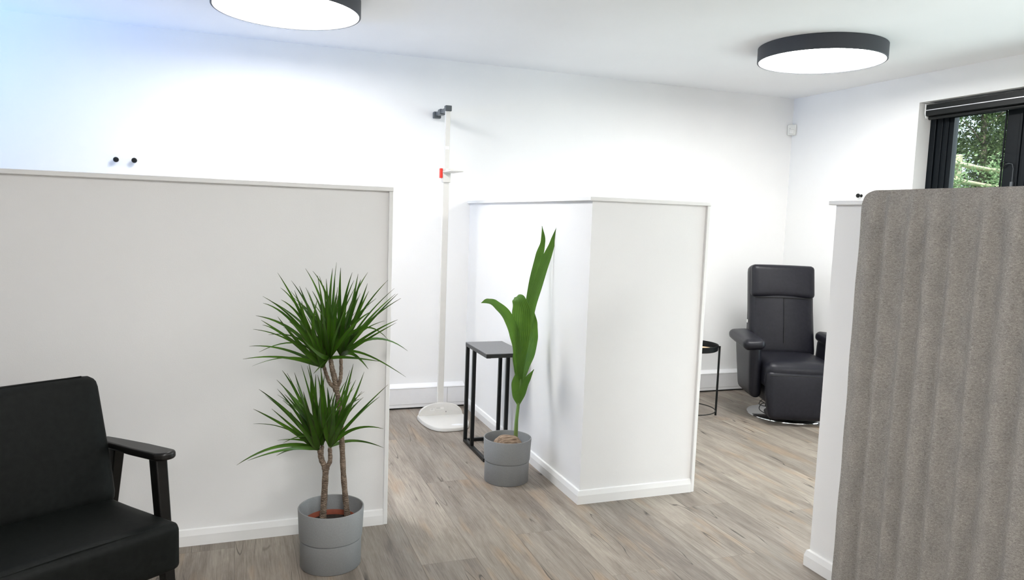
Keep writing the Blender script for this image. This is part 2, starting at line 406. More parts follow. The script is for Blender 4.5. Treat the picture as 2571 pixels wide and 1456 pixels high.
# middle partition, L-shaped
m = MB().box(P2X + .015, P2E - .018, P2Y + .013, P2Y + .12, 0, PH - .018); m.box(P2X + .015, P2X + .12, P2Y + .12, YR, 0, PH - .018)
struct(m.obj('wall_partition_middle', 'wall'), 'low white L-shaped partition in the middle')
poly = [(P2X - .004, P2Y - .006), (P2E, P2Y - .006), (P2E, P2Y + .135), (P2X + .135, P2Y + .135), (P2X + .135, YR), (P2X - .004, YR)]
struct(MB().slab(poly, PH - .018, PH).obj('trim_3', 'gloss', bev=.002), 'white capping board on the middle partition')
struct(MB().box(P2E - .018, P2E, P2Y, P2Y + .135, 0, PH - .018, .002).obj('trim_4', 'gloss'), 'white end board of the middle partition')
m = skirt([(P2E - .018, P2Y, 0, 1), (P2X, P2Y, 1, 1), (P2X, YR - .045, 1, 0)])
struct(m.obj('baseboard_partition_middle', 'gloss'), 'white skirting around the middle partition')
# right partition, running towards the camera
struct(MB().box(P3X + .015, P3X + .12, -1.2, P3Y - .015, 0, PH - .018).obj('wall_partition_right', 'wall'), 'low white partition on the right behind the felt screen')
struct(MB().box(P3X, P3X + .135, -1.215, P3Y + .012, PH - .018, PH, .003).obj('trim_5', 'gloss'), 'white capping board on the right partition')
m = skirt([(P3X, -1.2, 1, 0), (P3X, P3Y, 1, -1), (P3X + .135, P3Y, 0, -1)])
struct(m.obj('baseboard_partition_right', 'gloss'), 'white skirting of the right partition')
# service trunking along the rear wall (stands just clear of the floor)
def trunk(name, xa, xb, joints, label):
    p = [(0, .012), (0, .150), (.004, .156), (.045, .174), (.045, .012)]
    m = MB(); V = [(xa, YR - .045 + a, z) for a, z in p] + [(xb, YR - .045 + a, z) for a, z in p]; n = len(p)
    m.add(V, [tuple(range(n)), tuple(range(n, 2 * n))[::-1]] + [(i, (i + 1) % n, (i + 1) % n + n, i + n) for i in range(n)])
    o = struct(m.obj(name, 'pvc'), label)
    g = MB()
    for z in (.034, .146): g.box(xa, xb, YR - .0462, YR - .044, z, z + .0012)
    for x in joints: g.box(x, x + .0016, YR - .0465, YR - .044, .034, .147)
    g.obj('groove', 'ink', o)
    MB().box(xa, xb, YR - .035, YR, 0.0, .012).obj('gap_shade_strip', 'gap', o)  # solid strip under the trunking, shade put into its near-black colour
trunk('baseboard_rear_left', XL, P2X, [1.40], 'white service trunking along the rear wall')
trunk('baseboard_rear_right', P2X + .12, XW, [], 'white service trunking behind the recliner')

# ---------------------------------------------------------------- glazed doors
FX = XW + .12
fr = MB()
fr.box(FX, FX + .07, WY1 - .045, WY1, 0, WZ, .003); fr.box(FX, FX + .07, WY0, WY0 + .045, 0, WZ, .003)
fr.box(FX, FX + .07, WY0, WY1, WZ - .055, WZ, .003); fr.box(FX, FX + .07, WY0, WY1, 0, .03, .003)
win = struct(fr.obj('window_1', 'frame'), 'black framed glazed doors')
# leaf stiles and rails
def leaf(ya, yb, zt=2.18, z0=.03, w1=.085):
    s = MB(); w = .085; v = w1
    s.box(FX + .012, FX + .062, yb - v, yb, z0, zt, .004); s.box(FX + .004, FX + .014, yb - v + .03, yb - v + .055, z0, zt, .002); s.box(FX + .004, FX + .014, yb - v + .075, yb - v + .09, z0, zt, .002); s.box(FX + .012, FX + .062, ya, ya + w, z0, zt, .004)
    s.box(FX + .012, FX + .062, ya + w, yb - v, zt - .045, zt, .004); s.box(FX + .012, FX + .062, ya + w, yb - v, z0, z0 + .09, .004)
    o = s.obj('door_leaf', 'frame', win)
    b = MB(); q = .009
    b.box(FX + .006, FX + .012, yb - v - q, yb - v, z0 + .09, zt - .045); b.box(FX + .006, FX + .012, ya + w, ya + w + q, z0 + .09, zt - .045)
    b.box(FX + .006, FX + .012, ya + w, yb - v, zt - .045 - q, zt - .045); b.obj('glazing_bead', 'frame', o)
    MB().box(FX + .032, FX + .040, ya + w - .005, yb - v + .005, z0 + .085, zt - .04).obj('pane', 'glass', o)
leaf(3.195, 3.770, w1=.124); leaf(2.20, 3.187); leaf(1.35, 2.192)
struct(MB().box(XW - .001, XW + .118, WY1 - .006, WY1 + .001, 0, WZ, .002).obj('trim_6', 'gloss'), 'white lining of the door reveal')
# roller blind cassette under the head of the reveal
bl = empty('roller_blind', 'black roller blind cassette with a thin silver line above the glazed doors', 'blind', (XW + .02, 0, 2.142))
m = MB(); m.prism([(0, .004), (.01, 0), (.06, 0), (.07, .01), (.07, .074), (0, .074)], WY0 + .03, WY1 - .045); m.obj('cassette', 'blackmetal', bl)
MB().box(-.003, .001, WY0 + .03, WY1 - .045, .036, .041).obj('silver_strip', 'silver', bl)
m = MB(); m.prism([(-.004, .02), (.01, -.012), (.05, -.014), (.075, .0), (.075, .080), (-.004, .080)], WY1 - .0445, WY1 - .039); m.obj('end_cap', 'gloss', bl)
MB().tube([(.03, WY0 + .03, -.012), (.03, WY1 - .05, -.012)], .012, 10).obj('bottom_bar', 'blackmetal', bl)
dh = MB(); pts = [(0, .017 * math.cos(a), .017 * math.sin(a)) for a in [k * PI / 8 for k in range(17)]]
hz = empty('key_ring', 'black ring with a short hanging chain on the glazed door frame', 'key ring', (FX - .002, 3.272, 1.80))
MB().tube(pts, .0028, 8).obj('ring', 'blackmetal', hz)
MB().tube([(0, -.017, 0), (0, -.04, .004), (0, -.062, -.002), (0, -.07, -.03), (0, -.07, -.12)], .002, 6).obj('chain', 'scale_grey', hz)
MB().box(-.008, .004, -.078, -.062, -.15, -.11, .002).obj('fob', 'scale_grey', hz)

# ---------------------------------------------------------------- ceiling lamps
def lamp(x, y, label):
    t = empty('ceiling_lamp', label, 'ceiling lamp', (x, y, HC), 0, 'round ceiling lamps')
    r = .358; h = .085
    MB().lathe([(r - .02, -.0005), (r - .003, -.0005), (r, -.003), (r, -h + .002), (r - .002, -h), (r - .009, -h), (r - .010, -h + .006), (r - .02, -h + .006)], 128, closed=True).obj('rim', 'lampbody', t, smooth=40)
    MB().lathe([(0.0, -h + .0035), (r - .03, -h + .0035), (r - .010, -h + .004), (r - .010, -h + .012), (0, -h + .012)], 128).obj('diffuser', 'diffuser', t, smooth=40)
    return t
l1 = lamp(.231, 3.94, 'large round ceiling lamp above the left partition, cut off by the photo edge')
dup(l1, (3.22, 3.548, HC), 'round dark-rimmed ceiling lamp seen whole, near the window corner')
for x, y in ((.231, .75), (3.22, .75), (.231, -1.7), (3.22, -1.7)):  # extra unseen lamps, added to brighten the partition fronts
    dup(l1, (x, y, HC), 'added unseen dark-rimmed ceiling lamp used as fill, nearer the camera')

# ---------------------------------------------------------------- pegs, sensor
def peg(name, loc, rot, label):
    t = empty(name, label, 'coat peg', loc, 0, 'black wall pegs')
    t.rotation_euler = rot
    MB().lathe([(0, 0), (.011, 0), (.0115, .004), (.006, .006), (.0055, .026)], 28).obj('stem', 'blackmetal', t, smooth=40)
    MB().lathe([(.0055, .022), (.013, .026), (.0155, .031), (.0155, .037), (.012, .042), (0, .043)], 28).obj('knob', 'blackmetal', t, smooth=40)
    return t
peg('wall_peg', (-.683, YR, 1.626), (PI / 2, 0, 0), 'left one of the two round black pegs on the rear wall')
peg('wall_peg', (-.585, YR, 1.627), (PI / 2, 0, 0), 'right one of the two round black pegs on the rear wall')
peg('wall_peg', (XW, 4.244, 1.617), (0, -PI / 2, 0), 'black peg on the wall beside the glazed doors, above the right partition')
se = empty('motion_sensor', 'small white motion sensor high in the corner of the room', 'sensor', (XW - .024, YR - .024, 2.125), rad(-45))
MB().box(-.034, .034, -.018, .012, 0, .088, .008, 3).obj('housing', 'sensor', se, smooth=40)
MB().box(-.022, .022, -.0215, -.016, .012, .046, .006, 3).obj('lens', 'paper', se, smooth=40)
MB().lathe([(0, 0), (.003, 0), (.003, .002), (0, .002)], 12, M=T(-.014, -.018, .055) @ R(PI / 2, 'X')).obj('indicator', 'ink', se)

# ---------------------------------------------------------------- measuring stand
st = empty('stadiometer', 'cream free-standing height measuring stand with tall column and rounded foot plate', 'measuring stand', (1.277, 4.69, 0))
def rounded_base(w, front, back, n=48):
    pts = []
    for k in range(n):
        a = 2 * PI * k / n; c, s_ = math.cos(a), math.sin(a)
        e = .60
        x = math.copysign(abs(c) ** e, c) * w; y = math.copysign(abs(s_) ** (.78 if s_ < 0 else .8), s_) * (front if s_ < 0 else back)
        pts.append((x * (1 - .03 * max(0, -s_)), y))
    return pts
def loft(levels):
    m = MB(); V = []; F = []; n = len(levels[0][0])
    for ring, z in levels: V += [(x, y, z) for x, y in ring]
    for i in range(len(levels) - 1):
        for k in range(n): F.append((i * n + k, i * n + (k + 1) % n, (i + 1) * n + (k + 1) % n, (i + 1) * n + k))
    F.append(tuple(range(n))[::-1]); F.append(tuple(range((len(levels) - 1) * n, len(levels) * n))); return m.add(V, F)
off = lambda P, k: [(x * k, y * k) for x, y in P]
B0 = rounded_base(.158, .305, .085)
loft([(off(B0, .97), 0), (B0, .004), (B0, .020), (off(B0, .985), .026), (off(B0, .96), .028)]).obj('foot_plate', 'scale_white', st, smooth=40)
# heel hump: arched block behind the standing area
m = MB(); V = []; F = []; n = 24; prof = [0.0, .012, .05, .075]
ys = [0.0, .004, .06, .085]; hs = [.110, .115, .095, .03]; ws = [.150, .152, .140, .11]
for yy, hh, ww in zip(ys, hs, ws):
    for k in range(n + 1):
        a = PI * k / n; V.append((math.cos(a) * ww, yy, .02 + abs(math.sin(a)) ** .85 * (hh - .02)))
for i in range(3):
    for k in range(n): F.append((i * (n + 1) + k, i * (n + 1) + k + 1, (i + 1) * (n + 1) + k + 1, (i + 1) * (n + 1) + k))
F.append(tuple(range(n + 1))); F.append(tuple(range(3 * (n + 1), 4 * (n + 1)))[::-1]); m.add(V, F).obj('heel_block', 'scale_white', st, smooth=40)
lab = MB(); lab.box(-.075, -.045, -.0012, .0, .060, .078); lab.box(-.038, .02, -.0012, 0, .068, .082)
lab = lab.obj('sticker', 'paper', st)
k_ = MB()
for zz in (.080, .0765, .073): k_.box(-.034, -.006 + .006 * math.sin(zz * 900), -.0016, -.0008, zz, zz + .0013)
for zz in (.0745, .070, .0655): k_.box(-.071, -.052, -.0016, -.0008, zz, zz + .0011)
k_.obj('printed_lines', 'ink', lab)
MB().lathe([(0, 0), (.0045, 0), (.0045, .003), (0, .003)], 16, M=T(.035, 0.001, .05) @ R(PI / 2, 'X')).obj('screw', 'ink', st)
m = MB().lathe([(.040, .0282), (.036, .0290), (0, .0290)], 32, M=T(.045, -.245, 0) @ Matrix.Scale(.45, 4, (0, 1, 0))); m.obj('level_recess', 'scale_grey' if False else 'pvc', st)
# column: lower and upper sections
cc = MB().box(-.021, .019, .010, .032, .02, 1.62, .003).obj('column', 'scale_white', st)
MB().box(-.0225, -.0205, .012, .030, .10, 1.60).obj('scale_strip', 'paper', cc)
tk = MB()
for k in range(150): tk.box(-.0228, -.0223, .012, .012 + (.010 if k % 10 == 0 else .005), .11 + k * .01, .1108 + k * .01)
tk.obj('tick_marks', 'ink', cc)
MB().box(-.017, .016, .011, .031, 1.62, 2.045, .003).obj('upper_column', 'scale_white', st)
hb = MB().box(-.030, .030, -.010, .036, 1.585, 1.665, .004)
hb.box(-.022, .030, -.175, -.005, 1.645, 1.652, .002); hb.box(-.004, .06, -.02, .034, 1.652, 1.664, .003)
sl = MB().box(-.028, .026, .0, .038, 1.578, 1.668, .004).obj('slider', 'scale_white', st)
MB().box(-.030, .055, -.190, .034, 1.640, 1.648, .003).box(-.012, .030, -.06, .01, 1.648, 1.664, .004).obj('head_plate', 'scale_white', sl)
MB().box(-.046, -.029, .002, .030, 1.605, 1.668, .003).obj('red_clip', 'red', sl)
MB().box(-.021, .021, .0, .040, 2.036, 2.072, .004).box(-.014, .014, .035, .305, 2.036, 2.062, .004).box(-.020, .020, .15, .21, 2.030, 2.068, .004).box(-.026, .026, .285, .326, 2.022, 2.066, .005).obj('wall_spacer', 'scale_grey', st)
MB().box(-.014, .012, .0085, .011, 1.79, 1.812, .001).obj('joint_clip', 'paper', st)

# ---------------------------------------------------------------- C-shaped side table
ta = empty('side_table', 'black metal C-shaped side table with dark grey top against the middle partition', 'side table', (1.281, 3.784, 0))
TW, TD, TH = .232, .398, .612; q = .020
MB().box(0, TW, 0, TD, TH - .004, TH, .001).obj('tabletop', 'tabletop', ta)
MB().box(.0, TW, .0, TD, TH - .024, TH - .0045, .001).obj('top_frame', 'tableedge', ta)
for x in (.006, TW - .03): MB().box(x, x + .024, .01, .034, TH - .027, TH - .024).obj('bracket', 'tableedge', ta)
for x in (0.001, TW - q - .001):
    for y in (TD - q - .001, TD - .155):
        MB().box(x, x + q, y, y + q, q, TH - .024, .001).obj('leg', 'blackmetal', ta)
for x in (0.001, TW - q - .001):
    MB().box(x, x + q, .0, TD - .001, 0, q, .001).obj('foot_rail', 'blackmetal', ta)
MB().box(q + .001, TW - q - .001, TD - q - .001, TD - .001, 0, q, .001).obj('rear_rail', 'blackmetal', ta)

# ---------------------------------------------------------------- pots and plants
def pot(parent):
    r = .125; h = .228
    p = MB().lathe([(0, 0), (.112, 0), (.115, .003), (.1160, .108), (.1130, .110), (.1130, .1125), (.1188, .1135), (.1197, .118), (.1245, h - .002), (.1235, h), (.1195, h), (.1185, h - .003), (.111, .06), (0, .055)], 96)
    return p.obj('pot', 'pot', parent, smooth=50)
def ribbon(pts, wid, m, up_hint=Vector((0, 0, 1)), fold=.25, view=None, twist=0.0, ncross=3, crease=None):
    """leaf blade: centreline pts, half width list, folded slightly along the midrib"""
    n = len(pts); V = []; UV = []; F = []
    for i, p in enumerate(pts):
        t = (pts[min(i + 1, n - 1)] - pts[max(i - 1, 0)]).normalized()
        nr = view - t * view.dot(t)
        nr = nr.normalized() if nr.length > 1e-4 else t.orthogonal()
        sd = t.cross(nr).normalized()
        M_ = Matrix.Rotation(twist * (i / n - .3), 3, t); sd = M_ @ sd; nr = M_ @ nr
        for k in range(ncross):
            f = k / (ncross - 1) * 2 - 1
            V.append(p + sd * f * wid[i] + nr * (abs(f) * wid[i] * fold)); UV.append(((f + 1) / 2, i / (n - 1)))
    for i in range(n - 1):
        for k in range(ncross - 1):
            a = i * ncross + k; F.append((a, a + 1, a + ncross + 1, a + ncross))
    if m.uv is None: m.uv = []
    m.add(V, F); m.uv += UV
def bez(b, mid, t, n):
    s0 = (mid - b).length / ((mid - b).length + (t - mid).length); s0 = min(.72, max(.35, s0))
    c = (mid - b * (1 - s0) ** 2 - t * s0 * s0) / (2 * s0 * (1 - s0)); out = []
    for i in range(n):
        s = i / (n - 1); out.append(b * (1 - s) ** 2 + c * 2 * s * (1 - s) + t * s * s)
    return out
def crm(pts, n):
    P = [Vector(p) for p in pts]; out = []
    for i in range(len(P) - 1):
        a = P[max(i - 1, 0)]; b = P[i]; c = P[i + 1]; d = P[min(i + 2, len(P) - 1)]
        for k in range(n):
            t = k / n; out.append(.5 * ((2 * b) + (c - a) * t + (2 * a - 5 * b + 4 * c - d) * t * t + (3 * b - a - 3 * c + d) * t ** 3))
    out.append(P[-1]); return out
TR = {"t1": [[0.401, 2.822, 0.175], [0.385, 2.822, 0.331], [0.375, 2.822, 0.498], [0.366, 2.822, 0.605], [0.357, 2.822, 0.667], [0.352, 2.822, 0.688]], "t1a": [[0.354, 2.822, 0.688], [0.33, 2.817, 0.708], [0.314, 2.812, 0.744], [0.302, 2.802, 0.785]], "t1b": [[0.352, 2.822, 0.688], [0.341, 2.812, 0.731], [0.331, 2.802, 0.771], [0.324, 2.792, 0.817]], "t1c": [[0.354, 2.822, 0.689], [0.366, 2.822, 0.718], [0.371, 2.832, 0.754], [0.37, 2.837, 0.81]], "t1d": [[0.354, 2.822, 0.688], [0.351, 2.832, 0.726], [0.343, 2.852, 0.76], [0.337, 2.862, 0.797]], "t2": [[0.309, 2.832, 0.175], [0.316, 2.832, 0.334], [0.317, 2.832, 0.375]], "t2a": [[0.317, 2.832, 0.375], [0.299, 2.827, 0.408], [0.291, 2.822, 0.452]], "t2b": [[0.317, 2.832, 0.375], [0.304, 2.847, 0.414], [0.307, 2.862, 0.455]], "t2c": [[0.317, 2.832, 0.375], [0.332, 2.822, 0.403], [0.33, 2.817, 0.457]]}
LU = [
["a", 0.299, 2.802, 0.776, 0.189, 2.802, 1.041, 0.135, 2.802, 1.133, 0.0144],
["a", 0.299, 2.802, 0.776, 0.196, 2.87, 1.021, 0.151, 2.912, 1.067, 0.008],
["b", 0.323, 2.792, 0.812, 0.242, 2.912, 1.016, 0.195, 2.985, 1.088, 0.0128],
["b", 0.323, 2.792, 0.812, 0.248, 2.912, 1.003, 0.226, 2.986, 1.066, 0.0112],
["b", 0.323, 2.792, 0.812, 0.276, 2.792, 1.067, 0.232, 2.792, 1.15, 0.0096],
["b", 0.323, 2.792, 0.812, 0.291, 2.689, 1.08, 0.243, 2.626, 1.154, 0.0096],
["a", 0.299, 2.802, 0.776, 0.158, 2.716, 1.001, 0.08, 2.663, 1.062, 0.0096],
["a", 0.299, 2.802, 0.776, 0.143, 2.744, 0.998, 0.082, 2.709, 1.033, 0.0096],
["a", 0.299, 2.802, 0.776, 0.189, 2.672, 1.01, 0.137, 2.592, 1.058, 0.0112],
["a", 0.299, 2.802, 0.776, 0.169, 2.906, 0.922, 0.064, 2.97, 0.953, 0.0128],
["a", 0.299, 2.802, 0.776, 0.175, 2.904, 0.878, 0.083, 2.966, 0.936, 0.0128],
["a", 0.299, 2.802, 0.776, 0.118, 2.694, 0.942, 0.078, 2.628, 0.967, 0.0064],
["a", 0.299, 2.802, 0.776, 0.124, 2.707, 0.922, 0.048, 2.649, 0.95, 0.0064],
["a", 0.299, 2.802, 0.776, 0.181, 2.679, 0.918, 0.097, 2.604, 0.937, 0.0064],
["a", 0.299, 2.802, 0.776, 0.137, 2.903, 0.838, 0.04, 2.966, 0.835, 0.008],
["a", 0.299, 2.802, 0.776, 0.181, 2.666, 0.897, 0.066, 2.583, 0.882, 0.0064],
["a", 0.299, 2.802, 0.776, 0.12, 2.717, 0.839, 0.015, 2.664, 0.844, 0.008],
["a", 0.299, 2.802, 0.776, 0.154, 2.684, 0.84, 0.045, 2.612, 0.829, 0.008],
["a", 0.299, 2.802, 0.776, 0.174, 2.649, 0.932, 0.124, 2.555, 1.006, 0.0128],
["a", 0.299, 2.802, 0.776, 0.206, 2.64, 0.941, 0.159, 2.541, 0.991, 0.0128],
["b", 0.323, 2.792, 0.812, 0.254, 2.68, 1.025, 0.225, 2.611, 1.091, 0.0128],
["b", 0.323, 2.792, 0.812, 0.298, 2.922, 0.995, 0.276, 3.001, 1.045, 0.0096],
["b", 0.323, 2.792, 0.812, 0.3, 2.677, 1.043, 0.287, 2.606, 1.129, 0.0144],
["b", 0.323, 2.792, 0.812, 0.336, 2.903, 1.061, 0.351, 2.97, 1.139, 0.0128],
["b", 0.323, 2.792, 0.812, 0.335, 2.792, 1.079, 0.344, 2.792, 1.174, 0.0064],
["c", 0.371, 2.837, 0.81, 0.355, 2.779, 1.056, 0.353, 2.743, 1.158, 0.0144],
["c", 0.371, 2.837, 0.81, 0.375, 2.752, 1.058, 0.389, 2.7, 1.144, 0.0128],
["c", 0.371, 2.837, 0.81, 0.374, 2.741, 1.035, 0.393, 2.682, 1.117, 0.0112],
["c", 0.371, 2.837, 0.81, 0.429, 2.914, 1.04, 0.45, 2.962, 1.118, 0.0128],
["c", 0.371, 2.837, 0.81, 0.437, 2.924, 1.043, 0.491, 2.977, 1.123, 0.0112],
["c", 0.371, 2.837, 0.81, 0.412, 2.721, 1.077, 0.413, 2.649, 1.123, 0.0096],
["c", 0.371, 2.837, 0.81, 0.425, 2.756, 1.008, 0.446, 2.706, 1.104, 0.0128],
["c", 0.371, 2.837, 0.81, 0.413, 2.697, 0.998, 0.435, 2.611, 1.085, 0.0112],
["c", 0.371, 2.837, 0.81, 0.462, 2.745, 1.034, 0.518, 2.689, 1.118, 0.008],
["c", 0.371, 2.837, 0.81, 0.498, 2.934, 0.945, 0.608, 2.993, 1.033, 0.008],
["c", 0.371, 2.837, 0.81, 0.501, 2.77, 0.987, 0.564, 2.729, 1.063, 0.008],
["b", 0.323, 2.792, 0.812, 0.403, 2.631, 0.977, 0.431, 2.532, 1.022, 0.0112],
["c", 0.371, 2.837, 0.81, 0.472, 2.685, 0.929, 0.537, 2.592, 0.984, 0.008],
["c", 0.371, 2.837, 0.81, 0.457, 2.686, 0.907, 0.532, 2.593, 0.973, 0.008],
["b", 0.323, 2.792, 0.812, 0.451, 2.649, 0.948, 0.497, 2.561, 0.918, 0.008],
["c", 0.371, 2.837, 0.81, 0.531, 2.96, 0.854, 0.674, 3.035, 0.785, 0.0096],
["c", 0.371, 2.837, 0.81, 0.412, 2.696, 0.852, 0.575, 2.609, 0.769, 0.008],
["b", 0.323, 2.792, 0.812, 0.38, 2.66, 0.838, 0.476, 2.579, 0.836, 0.008],
["c", 0.371, 2.837, 0.81, 0.401, 2.664, 0.843, 0.429, 2.558, 0.815, 0.0112],
["b", 0.323, 2.792, 0.812, 0.277, 2.634, 0.817, 0.24, 2.537, 0.81, 0.0176],
["b", 0.323, 2.792, 0.812, 0.254, 2.609, 0.873, 0.198, 2.497, 0.942, 0.0112],
["a", 0.299, 2.802, 0.776, 0.22, 2.711, 0.992, 0.184, 2.655, 1.084, 0.0144],
["a", 0.299, 2.802, 0.776, 0.221, 2.656, 0.976, 0.202, 2.566, 1.057, 0.0128],
["b", 0.323, 2.792, 0.812, 0.305, 2.652, 1.005, 0.3, 2.567, 1.101, 0.016],
["b", 0.323, 2.792, 0.812, 0.325, 2.65, 0.987, 0.322, 2.563, 1.074, 0.0128],
["b", 0.323, 2.792, 0.812, 0.283, 2.632, 0.979, 0.264, 2.534, 1.06, 0.0128],
["a", 0.299, 2.802, 0.776, 0.251, 2.676, 0.943, 0.257, 2.599, 1.058, 0.0144],
["c", 0.371, 2.837, 0.81, 0.424, 2.962, 0.956, 0.461, 3.039, 1.013, 0.0144],
["c", 0.371, 2.837, 0.81, 0.362, 2.693, 0.999, 0.361, 2.604, 1.069, 0.0144],
["a", 0.299, 2.802, 0.776, 0.258, 2.941, 0.87, 0.22, 3.026, 0.937, 0.0144],
["b", 0.323, 2.792, 0.812, 0.314, 2.649, 0.976, 0.289, 2.562, 1.068, 0.0176],
["b", 0.323, 2.792, 0.812, 0.332, 2.634, 0.948, 0.346, 2.537, 1.037, 0.0128],
["a", 0.299, 2.802, 0.776, 0.256, 2.657, 0.887, 0.214, 2.568, 0.966, 0.0144],
["c", 0.371, 2.837, 0.81, 0.407, 2.975, 0.894, 0.451, 3.06, 0.983, 0.0144],
["a", 0.299, 2.802, 0.776, 0.193, 2.64, 0.892, 0.148, 2.54, 0.944, 0.0112]]
LL = [
["d", 0.287, 2.822, 0.453, 0.192, 2.779, 0.71, 0.15, 2.753, 0.781, 0.0112],
["d", 0.287, 2.822, 0.453, 0.227, 2.887, 0.661, 0.205, 2.927, 0.734, 0.0128],
["d", 0.287, 2.822, 0.453, 0.215, 2.697, 0.689, 0.189, 2.621, 0.759, 0.0112],
["e", 0.307, 2.862, 0.458, 0.253, 2.905, 0.685, 0.23, 2.931, 0.763, 0.0112],
["e", 0.307, 2.862, 0.458, 0.258, 2.76, 0.718, 0.233, 2.697, 0.806, 0.0096],
["e", 0.307, 2.862, 0.458, 0.254, 2.747, 0.693, 0.244, 2.677, 0.779, 0.0128],
["e", 0.307, 2.862, 0.458, 0.29, 2.96, 0.621, 0.295, 3.02, 0.704, 0.0128],
["e", 0.307, 2.862, 0.458, 0.292, 2.768, 0.677, 0.271, 2.711, 0.768, 0.0128],
["g", 0.331, 2.817, 0.462, 0.289, 2.71, 0.676, 0.289, 2.644, 0.784, 0.0128],
["d", 0.287, 2.822, 0.453, 0.166, 2.88, 0.602, 0.074, 2.915, 0.677, 0.0128],
["d", 0.287, 2.822, 0.453, 0.142, 2.706, 0.655, 0.088, 2.635, 0.72, 0.0064],
["d", 0.287, 2.822, 0.453, 0.142, 2.701, 0.599, 0.049, 2.627, 0.676, 0.0112],
["d", 0.287, 2.822, 0.453, 0.171, 2.705, 0.596, 0.109, 2.633, 0.672, 0.0096],
["d", 0.287, 2.822, 0.453, 0.128, 2.7, 0.592, 0.049, 2.626, 0.624, 0.008],
["d", 0.287, 2.822, 0.453, 0.178, 2.687, 0.666, 0.126, 2.605, 0.748, 0.0096],
["d", 0.287, 2.822, 0.453, 0.209, 2.924, 0.624, 0.175, 2.986, 0.66, 0.0112],
["d", 0.287, 2.822, 0.453, 0.219, 2.969, 0.562, 0.169, 3.06, 0.592, 0.0096],
["e", 0.307, 2.862, 0.458, 0.185, 2.706, 0.534, 0.127, 2.61, 0.564, 0.0096],
["e", 0.307, 2.862, 0.458, 0.213, 2.691, 0.548, 0.146, 2.587, 0.561, 0.008],
["d", 0.287, 2.822, 0.453, 0.115, 2.712, 0.507, -0.005, 2.644, 0.476, 0.0112],
["d", 0.287, 2.822, 0.453, 0.156, 2.692, 0.503, 0.03, 2.613, 0.499, 0.0096],
["d", 0.287, 2.822, 0.453, 0.197, 2.967, 0.414, 0.146, 3.057, 0.364, 0.008],
["g", 0.331, 2.817, 0.462, 0.405, 2.934, 0.641, 0.443, 3.006, 0.744, 0.0144],
["g", 0.331, 2.817, 0.462, 0.402, 2.691, 0.681, 0.424, 2.614, 0.794, 0.0144],
["g", 0.331, 2.817, 0.462, 0.384, 2.712, 0.686, 0.4, 2.648, 0.758, 0.0096],
["g", 0.331, 2.817, 0.462, 0.382, 2.932, 0.649, 0.416, 3.003, 0.675, 0.0096],
["g", 0.331, 2.817, 0.462, 0.388, 2.655, 0.672, 0.409, 2.557, 0.71, 0.0112],
["g", 0.331, 2.817, 0.462, 0.449, 2.756, 0.624, 0.531, 2.718, 0.718, 0.008],
["g", 0.331, 2.817, 0.462, 0.481, 2.953, 0.564, 0.559, 3.037, 0.593, 0.008],
["g", 0.331, 2.817, 0.462, 0.434, 2.692, 0.568, 0.497, 2.615, 0.579, 0.0096],
["g", 0.331, 2.817, 0.462, 0.451, 2.958, 0.435, 0.582, 3.045, 0.367, 0.0112],
["g", 0.331, 2.817, 0.462, 0.308, 2.67, 0.679, 0.291, 2.579, 0.752, 0.0128],
["g", 0.331, 2.817, 0.462, 0.353, 2.949, 0.58, 0.378, 3.03, 0.633, 0.0128],
["d", 0.287, 2.822, 0.453, 0.236, 2.673, 0.642, 0.211, 2.583, 0.74, 0.0144],
["d", 0.287, 2.822, 0.453, 0.25, 2.969, 0.53, 0.225, 3.06, 0.586, 0.0144],
["e", 0.307, 2.862, 0.458, 0.279, 2.7, 0.633, 0.271, 2.6, 0.733, 0.0144],
["e", 0.307, 2.862, 0.458, 0.263, 2.71, 0.616, 0.248, 2.616, 0.716, 0.0144],
["d", 0.287, 2.822, 0.453, 0.214, 2.675, 0.583, 0.168, 2.585, 0.67, 0.0128],
["g", 0.331, 2.817, 0.462, 0.379, 2.968, 0.523, 0.423, 3.06, 0.561, 0.0144],
["g", 0.331, 2.817, 0.462, 0.324, 2.658, 0.626, 0.306, 2.56, 0.718, 0.016],
["e", 0.307, 2.862, 0.458, 0.332, 2.985, 0.504, 0.356, 3.06, 0.565, 0.0144],
["d", 0.287, 2.822, 0.453, 0.248, 2.674, 0.596, 0.223, 2.583, 0.693, 0.016],
["g", 0.331, 2.817, 0.462, 0.358, 2.669, 0.597, 0.385, 2.578, 0.685, 0.0128],
["d", 0.287, 2.822, 0.453, 0.308, 2.969, 0.516, 0.323, 3.06, 0.574, 0.016]]
STEM = [[1.36, 3.5, 0.217], [1.361, 3.5, 0.302], [1.368, 3.5, 0.393], [1.375, 3.5, 0.506], [1.38, 3.5, 0.596]]
